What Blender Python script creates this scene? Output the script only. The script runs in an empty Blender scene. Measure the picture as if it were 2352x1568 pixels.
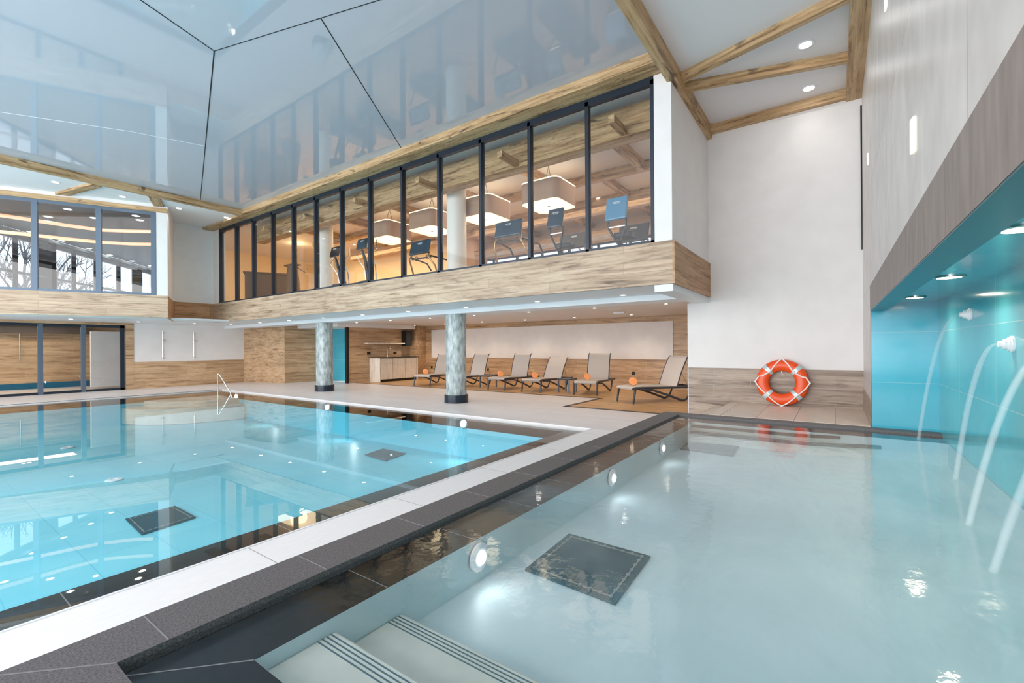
import bpy, bmesh, math, random
from mathutils import Vector, Matrix
PI = math.pi
random.seed(7)
S = bpy.context.scene
COL = S.collection

# ------------------------------------------------------------------ camera
F_PX, YAW, ROLL, CX, CY, EYE = 1043.3, .61766, -.00698, 1176, 797.9, 1.3
_F = Vector((math.cos(YAW), math.sin(YAW), 0))
_R = Vector((math.sin(YAW), -math.cos(YAW), 0))
_U = Vector((0, 0, 1))
R2 = _R*math.cos(ROLL) + _U*math.sin(ROLL)
U2 = -_R*math.sin(ROLL) + _U*math.cos(ROLL)
cam = bpy.data.cameras.new('camera')
cam_o = bpy.data.objects.new('camera', cam)
COL.objects.link(cam_o)
m = Matrix.Identity(4)
for i, v in enumerate((R2, U2, -_F)):
    for k in range(3):
        m[k][i] = v[k]
m[0][3], m[1][3], m[2][3] = 0, 0, EYE
cam_o.matrix_world = m
cam.sensor_width = 36
cam.sensor_fit = 'HORIZONTAL'
cam.lens = F_PX/2352*36
cam.shift_y = (CY-784)/2352
cam.clip_start = .05
S.camera = cam_o

def P(px, py, ax, val):
    """where the sight line through a pixel of the 2352x1568 frame meets the plane ax = val"""
    d = _F + R2*((px-CX)/F_PX) - U2*((py-CY)/F_PX)
    i = 'xyz'.index(ax)
    o = Vector((0, 0, EYE))
    return o + d*((val-o[i])/d[i])

# ------------------------------------------------------------------ world, exposure
S.view_settings.view_transform = 'Standard'
S.view_settings.look = 'None'
S.view_settings.gamma = 1
S.view_settings.use_curve_mapping = False
S.view_settings.exposure = 0.1
w = bpy.data.worlds.new('winter_sky')
S.world = w
w.use_nodes = True
bg = w.node_tree.nodes['Background']
bg.inputs[0].default_value = (.84, .92, 1.0, 1)
bg.inputs[1].default_value = 1.4

def rgb(r, g, b):
    f = lambda c: ((c/255+.055)/1.055)**2.4 if c/255 > .04045 else c/255/12.92
    return (f(r), f(g), f(b), 1)

def area(name, loc, rot, sx, sy, power, col):
    l = bpy.data.lights.new(name, 'AREA')
    l.shape = 'RECTANGLE'
    l.size, l.size_y, l.energy, l.color = sx, sy, power, col
    o = bpy.data.objects.new(name, l)
    o.location, o.rotation_euler = loc, rot
    COL.objects.link(o)
    return o
def spot(name, loc, power, col=(1, .93, .84), size=125, rad=.05, parent=None, rot=(0, 0, 0), blend=1):
    l = bpy.data.lights.new(name, 'SPOT')
    l.energy, l.color, l.spot_size, l.spot_blend, l.shadow_soft_size = power, col, math.radians(size), blend, rad
    o = bpy.data.objects.new(name, l)
    o.location, o.rotation_euler = loc, rot
    COL.objects.link(o)
    if parent: o.parent = parent
    return o
def point(name, loc, power, col, rad=.1):
    l = bpy.data.lights.new(name, 'POINT')
    l.energy, l.color, l.shadow_soft_size = power, col, rad
    o = bpy.data.objects.new(name, l)
    o.location = loc
    COL.objects.link(o)
    return o
# daylight through the long window front behind the photographer
area('window_daylight', (-5.85, 7.5, 2.7), (0, -PI/2, 0), 4.6, 23, 1750, (1, .98, .965))

# ------------------------------------------------------------------ materials
def new_mat(name):
    mt = bpy.data.materials.new(name)
    mt.use_nodes = True
    nt = mt.node_tree
    return mt, nt, nt.nodes['Principled BSDF'], nt.nodes['Material Output']
def N(nt, t, **kw):
    n = nt.nodes.new(t)
    for k, v in kw.items():
        setattr(n, k, v)
    return n
def bump(nt, b, src, strength, dist=.01):
    bp = N(nt, 'ShaderNodeBump')
    bp.inputs['Strength'].default_value = strength
    bp.inputs['Distance'].default_value = dist
    nt.links.new(src, bp.inputs['Height'])
    nt.links.new(bp.outputs[0], b.inputs['Normal'])
def coords(nt, perm='xyz', scale=(1, 1, 1)):
    tc = N(nt, 'ShaderNodeTexCoord')
    sp = N(nt, 'ShaderNodeSeparateXYZ')
    cb = N(nt, 'ShaderNodeCombineXYZ')
    nt.links.new(tc.outputs['Object'], sp.inputs[0])
    for i, a in enumerate(perm):
        if a != '0':
            nt.links.new(sp.outputs['xyz'.index(a)], cb.inputs[i])
    mp = N(nt, 'ShaderNodeMapping')
    mp.inputs['Scale'].default_value = scale
    nt.links.new(cb.outputs[0], mp.inputs[0])
    return mp.outputs[0]
def ramp(nt, src, stops):
    r = N(nt, 'ShaderNodeValToRGB')
    e = r.color_ramp.elements
    e[0].position, e[0].color = stops[0]
    e[1].position, e[1].color = stops[-1]
    for p, c in stops[1:-1]:
        x = e.new(p)
        x.color = c
    nt.links.new(src, r.inputs[0])
    return r.outputs[0]
def mixc(nt, fac, a, b, mode='MIX'):
    mx = N(nt, 'ShaderNodeMix', data_type='RGBA', blend_type=mode)
    for sock, v in ((0, fac), (6, a), (7, b)):
        if isinstance(v, (int, float)) or isinstance(v, tuple):
            mx.inputs[sock].default_value = v
        else:
            nt.links.new(v, mx.inputs[sock])
    return mx.outputs[2]
def plain(name, c, rough=.5, metal=0, spec=.5, ior=None):
    mt, nt, b, o = new_mat(name)
    b.inputs['Base Color'].default_value = c
    b.inputs['Roughness'].default_value = rough
    b.inputs['Metallic'].default_value = metal
    b.inputs['Specular IOR Level'].default_value = spec
    if ior: b.inputs['IOR'].default_value = ior
    return mt
def noisy(name, c1, c2, scale=8, rough=.5, bmp=.1, dist=.002, detail=6, stretch=(1, 1, 1), spec=.5):
    mt, nt, b, o = new_mat(name)
    v = coords(nt, 'xyz', stretch)
    n = N(nt, 'ShaderNodeTexNoise')
    n.inputs['Scale'].default_value = scale
    n.inputs['Detail'].default_value = detail
    nt.links.new(v, n.inputs[0])
    c = ramp(nt, n.outputs[0], [(.3, c1), (.7, c2)])
    nt.links.new(c, b.inputs['Base Color'])
    b.inputs['Roughness'].default_value = rough
    b.inputs['Specular IOR Level'].default_value = spec
    if bmp: bump(nt, b, n.outputs[0], bmp, dist)
    return mt
def emis(name, c, s):
    mt, nt, b, o = new_mat(name)
    b.inputs['Base Color'].default_value = (.8, .8, .8, 1)
    b.inputs['Emission Color'].default_value = c
    b.inputs['Emission Strength'].default_value = s
    return mt
def wood(name, light, mid, dark, u='x', v='z', rough=.5, knots=.5, plank=None, grout=None, contrast=1.0, offs=.5):
    """timber look; u = grain direction, v = across; plank = (length, height) for tile joints"""
    mt, nt, b, o = new_mat(name)
    w3 = [a for a in 'xyz' if a not in (u, v)][0]
    vec = coords(nt, u+v+w3, (1, 1, 1))
    vs = coords(nt, u+v+w3, (.55, 9, 9))
    n1 = N(nt, 'ShaderNodeTexNoise'); n1.inputs['Scale'].default_value = 1.6; n1.inputs['Detail'].default_value = 9
    n1.inputs['Roughness'].default_value = .65; n1.inputs['Distortion'].default_value = .6
    nt.links.new(vs, n1.inputs[0])
    c = ramp(nt, n1.outputs[0], [(.3, dark), (.45, mid), (.62, light), (.8, mid)])
    vk = coords(nt, u+v+w3, (1.6, 9, 6))
    n2 = N(nt, 'ShaderNodeTexNoise'); n2.inputs['Scale'].default_value = 1.1; n2.inputs['Detail'].default_value = 7
    n2.inputs['Distortion'].default_value = 1.2
    nt.links.new(vk, n2.inputs[0])
    kf = ramp(nt, n2.outputs[0], [(.57, (0, 0, 0, 1)), (.72, (1, 1, 1, 1))])
    kk = N(nt, 'ShaderNodeMath', operation='MULTIPLY'); kk.inputs[1].default_value = knots
    nt.links.new(kf, kk.inputs[0])
    c = mixc(nt, kk.outputs[0], c, dark)
    vf = coords(nt, u+v+w3, (6, 90, 90))
    n3 = N(nt, 'ShaderNodeTexNoise'); n3.inputs['Scale'].default_value = 1; n3.inputs['Detail'].default_value = 3
    nt.links.new(vf, n3.inputs[0])
    g = ramp(nt, n3.outputs[0], [(.35, (.82, .82, .82, 1)), (.65, (1.0, 1.0, 1.0, 1))])
    c = mixc(nt, .8, c, g, 'MULTIPLY')
    if plank:
        br = N(nt, 'ShaderNodeTexBrick')
        br.offset = offs
        br.inputs['Color1'].default_value = (1, 1, 1, 1)
        br.inputs['Color2'].default_value = (.74, .72, .70, 1)
        br.inputs['Mortar'].default_value = (1, 1, 1, 1)
        br.inputs['Scale'].default_value = 1
        br.inputs['Mortar Size'].default_value = .0035
        br.inputs['Brick Width'].default_value = plank[0]
        br.inputs['Row Height'].default_value = plank[1]
        nt.links.new(vec, br.inputs[0])
        c = mixc(nt, .8, c, br.outputs[0], 'MULTIPLY')
        c = mixc(nt, br.outputs[1], c, grout or mid)
    nt.links.new(c, b.inputs['Base Color'])
    b.inputs['Roughness'].default_value = rough
    bump(nt, b, n3.outputs[0], .12, .003)
    return mt
def tiles(name, c1, c2, grout, u, v, size, rough=.4, msize=.004, noise=6, stretch=(1, 1, 1), offs=.0, bmp=.1, shift=(0, 0, 0), spec=.5):
    mt, nt, b, o = new_mat(name)
    w3 = [a for a in 'xyz' if a not in (u, v)][0]
    vec = coords(nt, u+v+w3)
    vec.node.inputs['Location'].default_value = shift
    br = N(nt, 'ShaderNodeTexBrick')
    br.offset = offs
    for k, cc in (('Color1', (1, 1, 1, 1)), ('Color2', (.93, .93, .93, 1)), ('Mortar', (1, 1, 1, 1))):
        br.inputs[k].default_value = cc
    br.inputs['Scale'].default_value = 1
    br.inputs['Mortar Size'].default_value = msize
    br.inputs['Brick Width'].default_value = size[0]
    br.inputs['Row Height'].default_value = size[1]
    nt.links.new(vec, br.inputs[0])
    n = N(nt, 'ShaderNodeTexNoise')
    n.inputs['Scale'].default_value = noise
    n.inputs['Detail'].default_value = 8
    nt.links.new(coords(nt, u+v+w3, stretch), n.inputs[0])
    c = ramp(nt, n.outputs[0], [(.3, c1), (.7, c2)])
    c = mixc(nt, 1.0, c, br.outputs[0], 'MULTIPLY')
    c = mixc(nt, br.outputs[1], c, grout)
    nt.links.new(c, b.inputs['Base Color'])
    b.inputs['Roughness'].default_value = rough
    b.inputs['Specular IOR Level'].default_value = spec
    if bmp: bump(nt, b, n.outputs[0], bmp, .002)
    return mt
def sheer(name, tint, ior=1.45, rough=0, wave=None):
    """window glass or still water: lets light straight through and mirrors by Fresnel"""
    mt, nt, b, o = new_mat(name)
    nt.nodes.remove(b)
    tr = N(nt, 'ShaderNodeBsdfTransparent'); tr.inputs[0].default_value = tint
    gl = N(nt, 'ShaderNodeBsdfGlossy'); gl.inputs['Roughness'].default_value = rough
    gl.inputs[0].default_value = (1, 1, 1, 1)
    f0 = ((ior-1)/(ior+1))**2
    fr = N(nt, 'ShaderNodeLayerWeight'); fr.inputs[0].default_value = .5
    pw_ = N(nt, 'ShaderNodeMath', operation='POWER'); pw_.inputs[1].default_value = 5
    ma = N(nt, 'ShaderNodeMath', operation='MULTIPLY_ADD'); ma.inputs[1].default_value = 1-f0; ma.inputs[2].default_value = f0
    nt.links.new(fr.outputs['Facing'], pw_.inputs[0]); nt.links.new(pw_.outputs[0], ma.inputs[0])
    mx = N(nt, 'ShaderNodeMixShader')
    nt.links.new(ma.outputs[0], mx.inputs[0])
    nt.links.new(tr.outputs[0], mx.inputs[1])
    nt.links.new(gl.outputs[0], mx.inputs[2])
    nt.links.new(mx.outputs[0], o.inputs[0])
    if wave:
        n = N(nt, 'ShaderNodeTexNoise'); n.inputs['Scale'].default_value = wave[0]; n.inputs['Detail'].default_value = wave[3]
        nt.links.new(coords(nt), n.inputs[0])
        bp = N(nt, 'ShaderNodeBump'); bp.inputs['Strength'].default_value = wave[1]; bp.inputs['Distance'].default_value = wave[2]
        nt.links.new(n.outputs[0], bp.inputs['Height'])
        nt.links.new(bp.outputs[0], gl.inputs['Normal'])
        nt.links.new(bp.outputs[0], fr.inputs['Normal'])
    return mt

M = {}
M['white'] = noisy('white_paint', rgb(228, 225, 224), rgb(234, 231, 230), 3, .6, .03, .001)
M['white_ceiling'] = plain('white_ceiling_paint', rgb(230, 228, 229), .6)
M['soffit'] = plain('soffit_paint', rgb(226, 230, 234), .45)
M['satin'] = plain('stretched_gloss_ceiling', rgb(188, 189, 198), .03, 0, .5, 1.8)
M['seam'] = plain('dark_joint', rgb(22, 24, 28), .5)
BL, BM_, BD = rgb(208, 176, 134), rgb(182, 146, 104), rgb(80, 56, 36)
M['band_y'] = wood('pale_plank_along_gallery', rgb(218, 194, 168), rgb(194, 166, 140), rgb(104, 84, 68), 'y', 'z', .5, .55, (2.6, .16), rgb(150, 130, 105))
M['band_x'] = wood('honey_plank_return', rgb(214, 172, 132), rgb(192, 146, 104), rgb(112, 76, 46), 'x', 'z', .5, .5, (2.6, .3), rgb(110, 80, 50))
M['beam_y'] = wood('timber_beam_y', BL, BM_, BD, 'y', 'z', .55, .9)
M['beam_x'] = wood('timber_beam_x', BL, BM_, BD, 'x', 'y', .55, .9)
TL, TM, TD = rgb(222, 190, 154), rgb(202, 166, 128), rgb(130, 98, 68)
M['tile_y'] = wood('plank_tile_wall_y', TL, TM, TD, 'y', 'z', .4, .45, (1.2, .2), rgb(196, 176, 150))
M['tile_x'] = wood('plank_tile_wall_x', TL, TM, TD, 'x', 'z', .4, .45, (1.2, .2), rgb(196, 176, 150))
M['tile_ring'] = wood('plank_tile_wall_ring', rgb(190, 172, 156), rgb(168, 148, 132), rgb(104, 86, 74), 'y', 'z', .4, .5, (1.2, .2), rgb(176, 160, 146))
M['wood_floor'] = wood('lounge_plank_floor', rgb(234, 190, 138), rgb(214, 168, 114), rgb(158, 114, 72), 'y', 'x', .35, .3, (1.2, .2), rgb(150, 110, 72))
M['deck'] = tiles('pale_deck_tile', rgb(230, 222, 220), rgb(240, 233, 231), rgb(206, 200, 199), 'y', 'x', (1.2, .2), .35, .002, 3, (1, 12, 1))
M['deck_near'] = tiles('white_kerb_tile', rgb(246, 243, 243), rgb(252, 249, 249), rgb(160, 156, 156), 'x', 'y', (1.2, 3), .4, .003, 5, (2, 8, 1), 0, .1, (.98, 1.0, 0))
M['platform'] = tiles('platform_tile', rgb(226, 206, 190), rgb(234, 216, 202), rgb(120, 105, 95), 'x', 'y', (3, .45), .35, .004, 3, (1, 4, 1))
M['dark_trim'] = plain('dark_floor_strip', rgb(74, 60, 54), .5)
M['basalt'] = noisy('dark_basalt_tile', rgb(74, 70, 72), rgb(122, 116, 116), 140, .55, .5, .002, 3)
M['black_tile'] = noisy('polished_black_tile', rgb(14, 13, 15), rgb(26, 24, 26), 60, .25, .05, .001)
M['grout'] = plain('grout', rgb(140, 136, 138), .8)
M['pool_tile'] = tiles('turquoise_pool_tile', rgb(126, 220, 240), rgb(146, 230, 244), rgb(104, 200, 224), 'x', 'y', (.6, .6), .4, .004, 1.5, (1, 1, 1), 0, 0)
M['pool_tile_v'] = plain('turquoise_pool_wall', rgb(120, 214, 234), .4)
M['spa_tile'] = noisy('pale_spa_tile', rgb(196, 214, 220), rgb(214, 228, 232), 1.2, .5, 0)
M['spa_step'] = noisy('spa_step_stone', rgb(206, 208, 200), rgb(220, 220, 212), 5, .5, .05)
M['steel_dark'] = plain('drain_cover_dark', rgb(16, 74, 86), .6, 0)
M['steel_dark2'] = plain('drain_cover_slate', rgb(86, 112, 122), .5, 0)
M['bolt'] = plain('drain_bolt', rgb(150, 160, 160), .4, .5)
M['teal'] = tiles('teal_glazed_tile_xz', rgb(84, 176, 190), rgb(100, 190, 202), rgb(160, 200, 200), 'x', 'z', (1.2, .6), .12, .003, 2, (1, 1, 1), 0, 0, (.0, -.25, 0))
M['teal_y'] = tiles('teal_glazed_tile_yz', rgb(64, 170, 196), rgb(78, 180, 204), rgb(130, 190, 200), 'y', 'z', (1.2, .6), .12, .003, 2, (1, 1, 1), 0, 0, (.0, -.25, 0))
M['teal_dark'] = plain('teal_lintel_soffit', rgb(46, 92, 98), .3)
M['stone'] = tiles('grey_travertine_tile', rgb(196, 190, 186), rgb(218, 212, 208), rgb(150, 144, 140), 'x', 'z', (2.4, 1.2), .35, .003, 5, (1, .6, 3), .5, .25, (.3, -.83, 0))
M['stone_band'] = tiles('taupe_lintel_tile', rgb(124, 112, 108), rgb(146, 134, 128), rgb(90, 82, 80), 'x', 'z', (1.2, 3), .5, .003, 7, (3, .5, 3), 0, .3)
M['frame'] = plain('anthracite_frame', rgb(34, 44, 58), .35, .2)
M['frame_grey'] = plain('grey_blue_frame', rgb(92, 108, 126), .4, .2)
M['glass'] = sheer('window_glass', (.93, .95, .95, 1), 1.5)
M['glass_dim'] = sheer('tinted_window_glass', (.80, .86, .90, 1), 1.6)
M['water'] = sheer('pool_water', (.93, .99, 1, 1), 1.36, 0, (.9, .05, .012, 2))
M['water_spa'] = sheer('whirlpool_water', (.92, .96, .97, 1), 1.33, .055, (7, .25, .01, 4))
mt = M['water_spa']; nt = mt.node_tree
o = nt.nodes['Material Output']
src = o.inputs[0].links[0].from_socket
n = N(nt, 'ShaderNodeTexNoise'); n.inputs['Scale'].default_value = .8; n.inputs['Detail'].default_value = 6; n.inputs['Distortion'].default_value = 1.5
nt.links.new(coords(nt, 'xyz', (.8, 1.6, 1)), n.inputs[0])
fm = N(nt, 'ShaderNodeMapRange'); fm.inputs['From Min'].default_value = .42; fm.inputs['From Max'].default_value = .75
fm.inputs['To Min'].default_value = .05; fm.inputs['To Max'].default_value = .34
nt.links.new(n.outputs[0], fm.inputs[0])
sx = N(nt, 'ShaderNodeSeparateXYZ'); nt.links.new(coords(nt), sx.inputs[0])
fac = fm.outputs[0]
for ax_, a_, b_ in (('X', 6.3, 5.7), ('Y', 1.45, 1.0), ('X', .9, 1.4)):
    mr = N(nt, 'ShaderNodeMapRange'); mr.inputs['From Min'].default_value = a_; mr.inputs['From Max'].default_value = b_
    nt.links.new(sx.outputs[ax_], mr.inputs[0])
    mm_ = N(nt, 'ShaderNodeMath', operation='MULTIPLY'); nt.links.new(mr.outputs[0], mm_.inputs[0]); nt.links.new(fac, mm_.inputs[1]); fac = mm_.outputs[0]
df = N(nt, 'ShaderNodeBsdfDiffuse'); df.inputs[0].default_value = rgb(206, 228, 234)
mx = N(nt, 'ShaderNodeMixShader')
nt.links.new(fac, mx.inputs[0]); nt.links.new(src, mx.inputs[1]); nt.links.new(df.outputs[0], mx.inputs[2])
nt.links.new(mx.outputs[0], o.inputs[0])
M['column'] = noisy('brushed_metal_plaster', rgb(120, 132, 134), rgb(196, 206, 206), 5, .32, .5, .004, 9, (3, 3, 1))
M['column_white'] = plain('white_column_paint', rgb(232, 230, 224), .5)
M['collar'] = plain('dark_blue_collar', rgb(16, 34, 50), .25)
M['black'] = plain('black_lacquer', rgb(14, 14, 16), .35)
M['chrome'] = plain('brushed_steel', rgb(214, 208, 200), .18, 1)
M['white_gloss'] = plain('white_plastic', rgb(240, 240, 244), .3)
M['lamp_warm'] = emis('warm_lamp_lens', (1, .86, .66, 1), 28)
M['lamp_cool'] = emis('white_lamp_lens', (1, .95, .88, 1), 26)
M['lamp_pool'] = emis('underwater_lamp_lens', (.95, 1, 1, 1), 16)
M['led'] = emis('orange_led_strip', (1, .34, .035, 1), 1.05)
M['shade_glow'] = emis('pendant_diffuser', (1, .80, .46, 1), 1.35)
M['shade_edge'] = emis('pendant_lit_rim', (1, .78, .40, 1), 2.2)
M['shade_cloth'] = plain('taupe_lamp_fabric', rgb(170, 140, 118), .8)
M['globe'] = emis('glowing_ceiling_lamp', (1, .72, .30, 1), 3.0)
M['wall_glow'] = emis('lit_wall_slot', (1, .88, .60, 1), 1.4)
M['sling'] = noisy('taupe_sling_mesh', rgb(196, 186, 178), rgb(208, 198, 190), 200, .7, .2, .001)
M['resin'] = plain('anthracite_resin', rgb(60, 62, 70), .4)
M['towel'] = noisy('orange_terry', rgb(255, 160, 96), rgb(255, 184, 126), 120, .9, .6, .004)
M['ring'] = plain('orange_lifebuoy_shell', rgb(238, 82, 22), .35)
M['tape'] = plain('silver_tape', rgb(190, 212, 216), .3, .2)
M['rope'] = plain('white_rope', rgb(244, 240, 236), .8)
M['larch'] = wood('whitewashed_board', rgb(252, 246, 236), rgb(244, 236, 222), rgb(206, 192, 170), 'z', 'x', .5, .25)
M['screen'] = plain('console_shell', rgb(38, 66, 84), .25)
M['screen_pale'] = plain('console_shell_pale', rgb(96, 150, 186), .3)  # paler blue shell for the rightmost console
M['machine'] = plain('machine_dark', rgb(36, 36, 40), .4)
M['bronze'] = plain('bronze_rail', rgb(196, 160, 116), .25, .9)
M['brown'] = plain('brown_counter', rgb(110, 82, 56), .5)
M['cream'] = plain('cream_wall', rgb(240, 216, 170), .7)
M['salmon'] = plain('warm_beige_wall', rgb(206, 170, 140), .7)
M['blue'] = plain('petrol_blue_skirting', rgb(18, 88, 122), .4)
M['bark'] = noisy('frosted_bark', rgb(70, 66, 64), rgb(130, 128, 130), 14, .9, .3)
M['snow'] = noisy('snowy_ground', rgb(214, 222, 232), rgb(236, 240, 246), 2, .9, .1)
M['jet'] = None
mt, nt, b, o = new_mat('falling_water')
nt.nodes.remove(b)
tr = N(nt, 'ShaderNodeBsdfTransparent'); df = N(nt, 'ShaderNodeBsdfPrincipled')
df.inputs['Base Color'].default_value = (.92, .95, .97, 1); df.inputs['Roughness'].default_value = .3
mx = N(nt, 'ShaderNodeMixShader')
lw = N(nt, 'ShaderNodeLayerWeight'); lw.inputs[0].default_value = .5
jm = N(nt, 'ShaderNodeMapRange'); jm.inputs['To Min'].default_value = .2; jm.inputs['To Max'].default_value = .03
nt.links.new(lw.outputs['Facing'], jm.inputs[0]); nt.links.new(jm.outputs[0], mx.inputs[0])
nt.links.new(tr.outputs[0], mx.inputs[1]); nt.links.new(df.outputs[0], mx.inputs[2]); nt.links.new(mx.outputs[0], o.inputs[0])
M['jet'] = mt

# ------------------------------------------------------------------ mesh helpers
class MB:
    def __init__(s): s.bm = bmesh.new()
    def box(s, x0, y0, z0, x1, y1, z1, bev=0):
        t = bmesh.new()
        bmesh.ops.create_cube(t, size=1)
        for v in t.verts:
            v.co = Vector(((x0+x1)/2+v.co.x*abs(x1-x0), (y0+y1)/2+v.co.y*abs(y1-y0), (z0+z1)/2+v.co.z*abs(z1-z0)))
        if bev: bmesh.ops.bevel(t, geom=list(t.edges), offset=bev, segments=2, affect='EDGES', profile=.5)
        s._add(t); return s
    def _add(s, t, mat=None):
        if mat is not None: bmesh.ops.transform(t, matrix=mat, verts=t.verts)
        vm = {}
        for v in t.verts: vm[v] = s.bm.verts.new(v.co)
        for f in t.faces:
            try: s.bm.faces.new([vm[v] for v in f.verts])
            except ValueError: pass
        t.free()
    def prism(s, pts, z0, z1):
        """vertical extrusion of an xy outline"""
        a = [s.bm.verts.new((p[0], p[1], z0)) for p in pts]
        b_ = [s.bm.verts.new((p[0], p[1], z1)) for p in pts]
        n = len(pts)
        s.bm.faces.new(a[::-1]); s.bm.faces.new(b_)
        for i in range(n): s.bm.faces.new((a[i], a[(i+1) % n], b_[(i+1) % n], b_[i]))
        return s
    def slab(s, pts, d):
        """extrude an arbitrary planar polygon by vector d"""
        d = Vector(d)
        a = [s.bm.verts.new(p) for p in pts]
        b_ = [s.bm.verts.new(Vector(p)+d) for p in pts]
        n = len(pts)
        s.bm.faces.new(a[::-1]); s.bm.faces.new(b_)
        for i in range(n): s.bm.faces.new((a[i], a[(i+1) % n], b_[(i+1) % n], b_[i]))
        return s
    def quad(s, *pts):
        s.bm.faces.new([s.bm.verts.new(p) for p in pts]); return s
    def tube(s, path, r, n=10, closed=False, cap=True, flat=1.0):
        path = [Vector(p) for p in path]
        rs = r if isinstance(r, (list, tuple)) else [r]*len(path)
        L = len(path); rings = []; prev = None
        for i, p in enumerate(path):
            if closed: t = path[(i+1) % L]-path[i-1]
            else: t = path[min(i+1, L-1)]-path[max(i-1, 0)]
            t.normalize()
            if prev is None:
                up = Vector((0, 0, 1)) if abs(t.z) < .9 else Vector((1, 0, 0))
                a = t.cross(up).normalized()
            else:
                a = (prev-t*prev.dot(t)).normalized()
            prev = a
            b_ = t.cross(a)
            rings.append([s.bm.verts.new(p+a*math.cos(2*PI*k/n)*rs[i]+b_*math.sin(2*PI*k/n)*rs[i]*flat) for k in range(n)])
        for i in range(L if closed else L-1):
            A, B = rings[i], rings[(i+1) % L]
            for k in range(n): s.bm.faces.new((A[k], A[(k+1) % n], B[(k+1) % n], B[k]))
        if not closed and cap:
            s.bm.faces.new(rings[0][::-1]); s.bm.faces.new(rings[-1])
        return s
    def bar(s, p, q, w, h):
        """rectangular bar between two points; w sideways, h up"""
        p, q = Vector(p), Vector(q)
        t = (q-p).normalized()
        up = Vector((0, 0, 1)) if abs(t.z) < .95 else Vector((0, 1, 0))
        a = t.cross(up).normalized(); c = a.cross(t)
        A = [p+a*(w/2*i)+c*(h/2*j) for i, j in ((-1, -1), (1, -1), (1, 1), (-1, 1))]
        s.slab(A, q-p); return s
    def lathe(s, prof, c=(0, 0, 0), n=48, axis='z'):
        rings = []
        for r, z in prof:
            rings.append([s.bm.verts.new(s._ax((r*math.cos(2*PI*k/n), r*math.sin(2*PI*k/n), z), c, axis)) for k in range(n)])
        for A, B in zip(rings, rings[1:]):
            for k in range(n): s.bm.faces.new((A[k], A[(k+1) % n], B[(k+1) % n], B[k]))
        s.bm.faces.new(rings[0][::-1]); s.bm.faces.new(rings[-1])
        return s
    def _ax(s, p, c, axis):
        x, y, z = p
        if axis == 'x': x, y, z = z, x, y
        if axis == 'y': x, y, z = x, z, y
        return (x+c[0], y+c[1], z+c[2])
    def build(s, name, mat, parent=None, smooth=False, loc=None, rot=None):
        bmesh.ops.recalc_face_normals(s.bm, faces=s.bm.faces)
        me = bpy.data.meshes.new(name)
        s.bm.to_mesh(me); s.bm.free()
        if smooth:
            for p in me.polygons: p.use_smooth = True
            try: me.set_sharp_from_angle(angle=math.radians(40))
            except Exception: pass
        me.materials.append(mat)
        ob = bpy.data.objects.new(name, me)
        COL.objects.link(ob)
        if parent: ob.parent = parent
        if loc: ob.location = loc
        if rot: ob.rotation_euler = rot
        return ob
def struct(name, mb, mat, parent=None, **kw):
    ob = mb.build(name, mat, parent, **kw)
    if not parent: ob['kind'] = 'structure'
    return ob
def box(*a, **k): return MB().box(*a, **k)
def thing(name, label, cat, loc=(0, 0, 0), rz=0, group=None):
    ob = bpy.data.objects.new(name, None)
    ob.empty_display_size = .1
    COL.objects.link(ob)
    ob.location, ob.rotation_euler = loc, (0, 0, rz)
    ob['label'], ob['category'] = label, cat
    if group: ob['group'] = group
    return ob
def sempty(name):
    ob = bpy.data.objects.new(name, None)
    COL.objects.link(ob); ob['kind'] = 'structure'
    return ob
def tag(ob, label, cat, group=None, kind=None):
    ob['label'], ob['category'] = label, cat
    if group: ob['group'] = group
    if kind: ob['kind'] = kind
    return ob
def clone(o, parent=None):
    c = o.copy(); COL.objects.link(c); c.parent = parent
    for ch in list(o.children): clone(ch, c)
    return c
ORD = ['first', 'second', 'third', 'fourth', 'fifth', 'sixth', 'seventh', 'eighth', 'ninth', 'tenth', 'eleventh', 'twelfth', 'thirteenth', 'fourteenth']

# ------------------------------------------------------------------ main dimensions
XG, XR, XL = 6.6, 8.88, 14.0          # gallery front, lifebuoy wall, lounge back wall
YE, YW, YD = 1.876, 16.9, 19.16       # gallery end, upper far wall, glass door wall
YS = -.363                            # stone wall on the right
ZS, ZB = 2.20, 2.82                   # underside and top of the timber band
ZG, ZC = 5.40, 5.30                   # gloss ceiling, white ceiling
CZ = .30                              # whirlpool coping
WZ = .276                             # whirlpool water
PW = -.03                             # pool water

# ------------------------------------------------------------------ floors
fl = MB()
fl.prism([(-6, 16.35), (8.5, 16.35), (8.5, 23), (-6, 23)], -.3, 0)
fl.prism([(6.62, 2.0), (XR, 2.0), (XR, 4.85), (10.6, 4.85), (10.6, 16.35), (6.62, 16.35)], -.3, 0)
fl.prism([(8.5, 16.35), (11.5, 16.35), (11.5, 20), (8.5, 20)], -.3, 0)
struct('floor', fl, M['deck'])
struct('floor_kerb', MB().box(-6, 1.9, -.3, 6.62, 3.158, 0), M['deck_near'])
wf = MB().prism([(XR, 2.25), (XL, 2.25), (XL, 14.9), (10.6, 14.9), (10.6, 4.85), (XR, 4.85)], -.3, 0)
wf2 = MB()
struct('floor_lounge', wf, M['wood_floor'])
st = MB()
for a in ((10.6, 4.85, 10.7, 14.9), (8.8, 4.78, 10.7, 4.88), (8.76, 2.2, 8.88, 4.88)):
    st.box(a[0], a[1], -.01, a[2], a[3], .003)
struct('trim_1', st, M['dark_trim'])
struct('trim_2', MB().box(-6, 3.14, -.01, 6.63, 3.16, .004).box(6.615, 3.14, -.01, 6.635, 16.37, .004).box(-6, 16.35, -.01, 6.63, 16.37, .004), M['white_gloss'])

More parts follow.
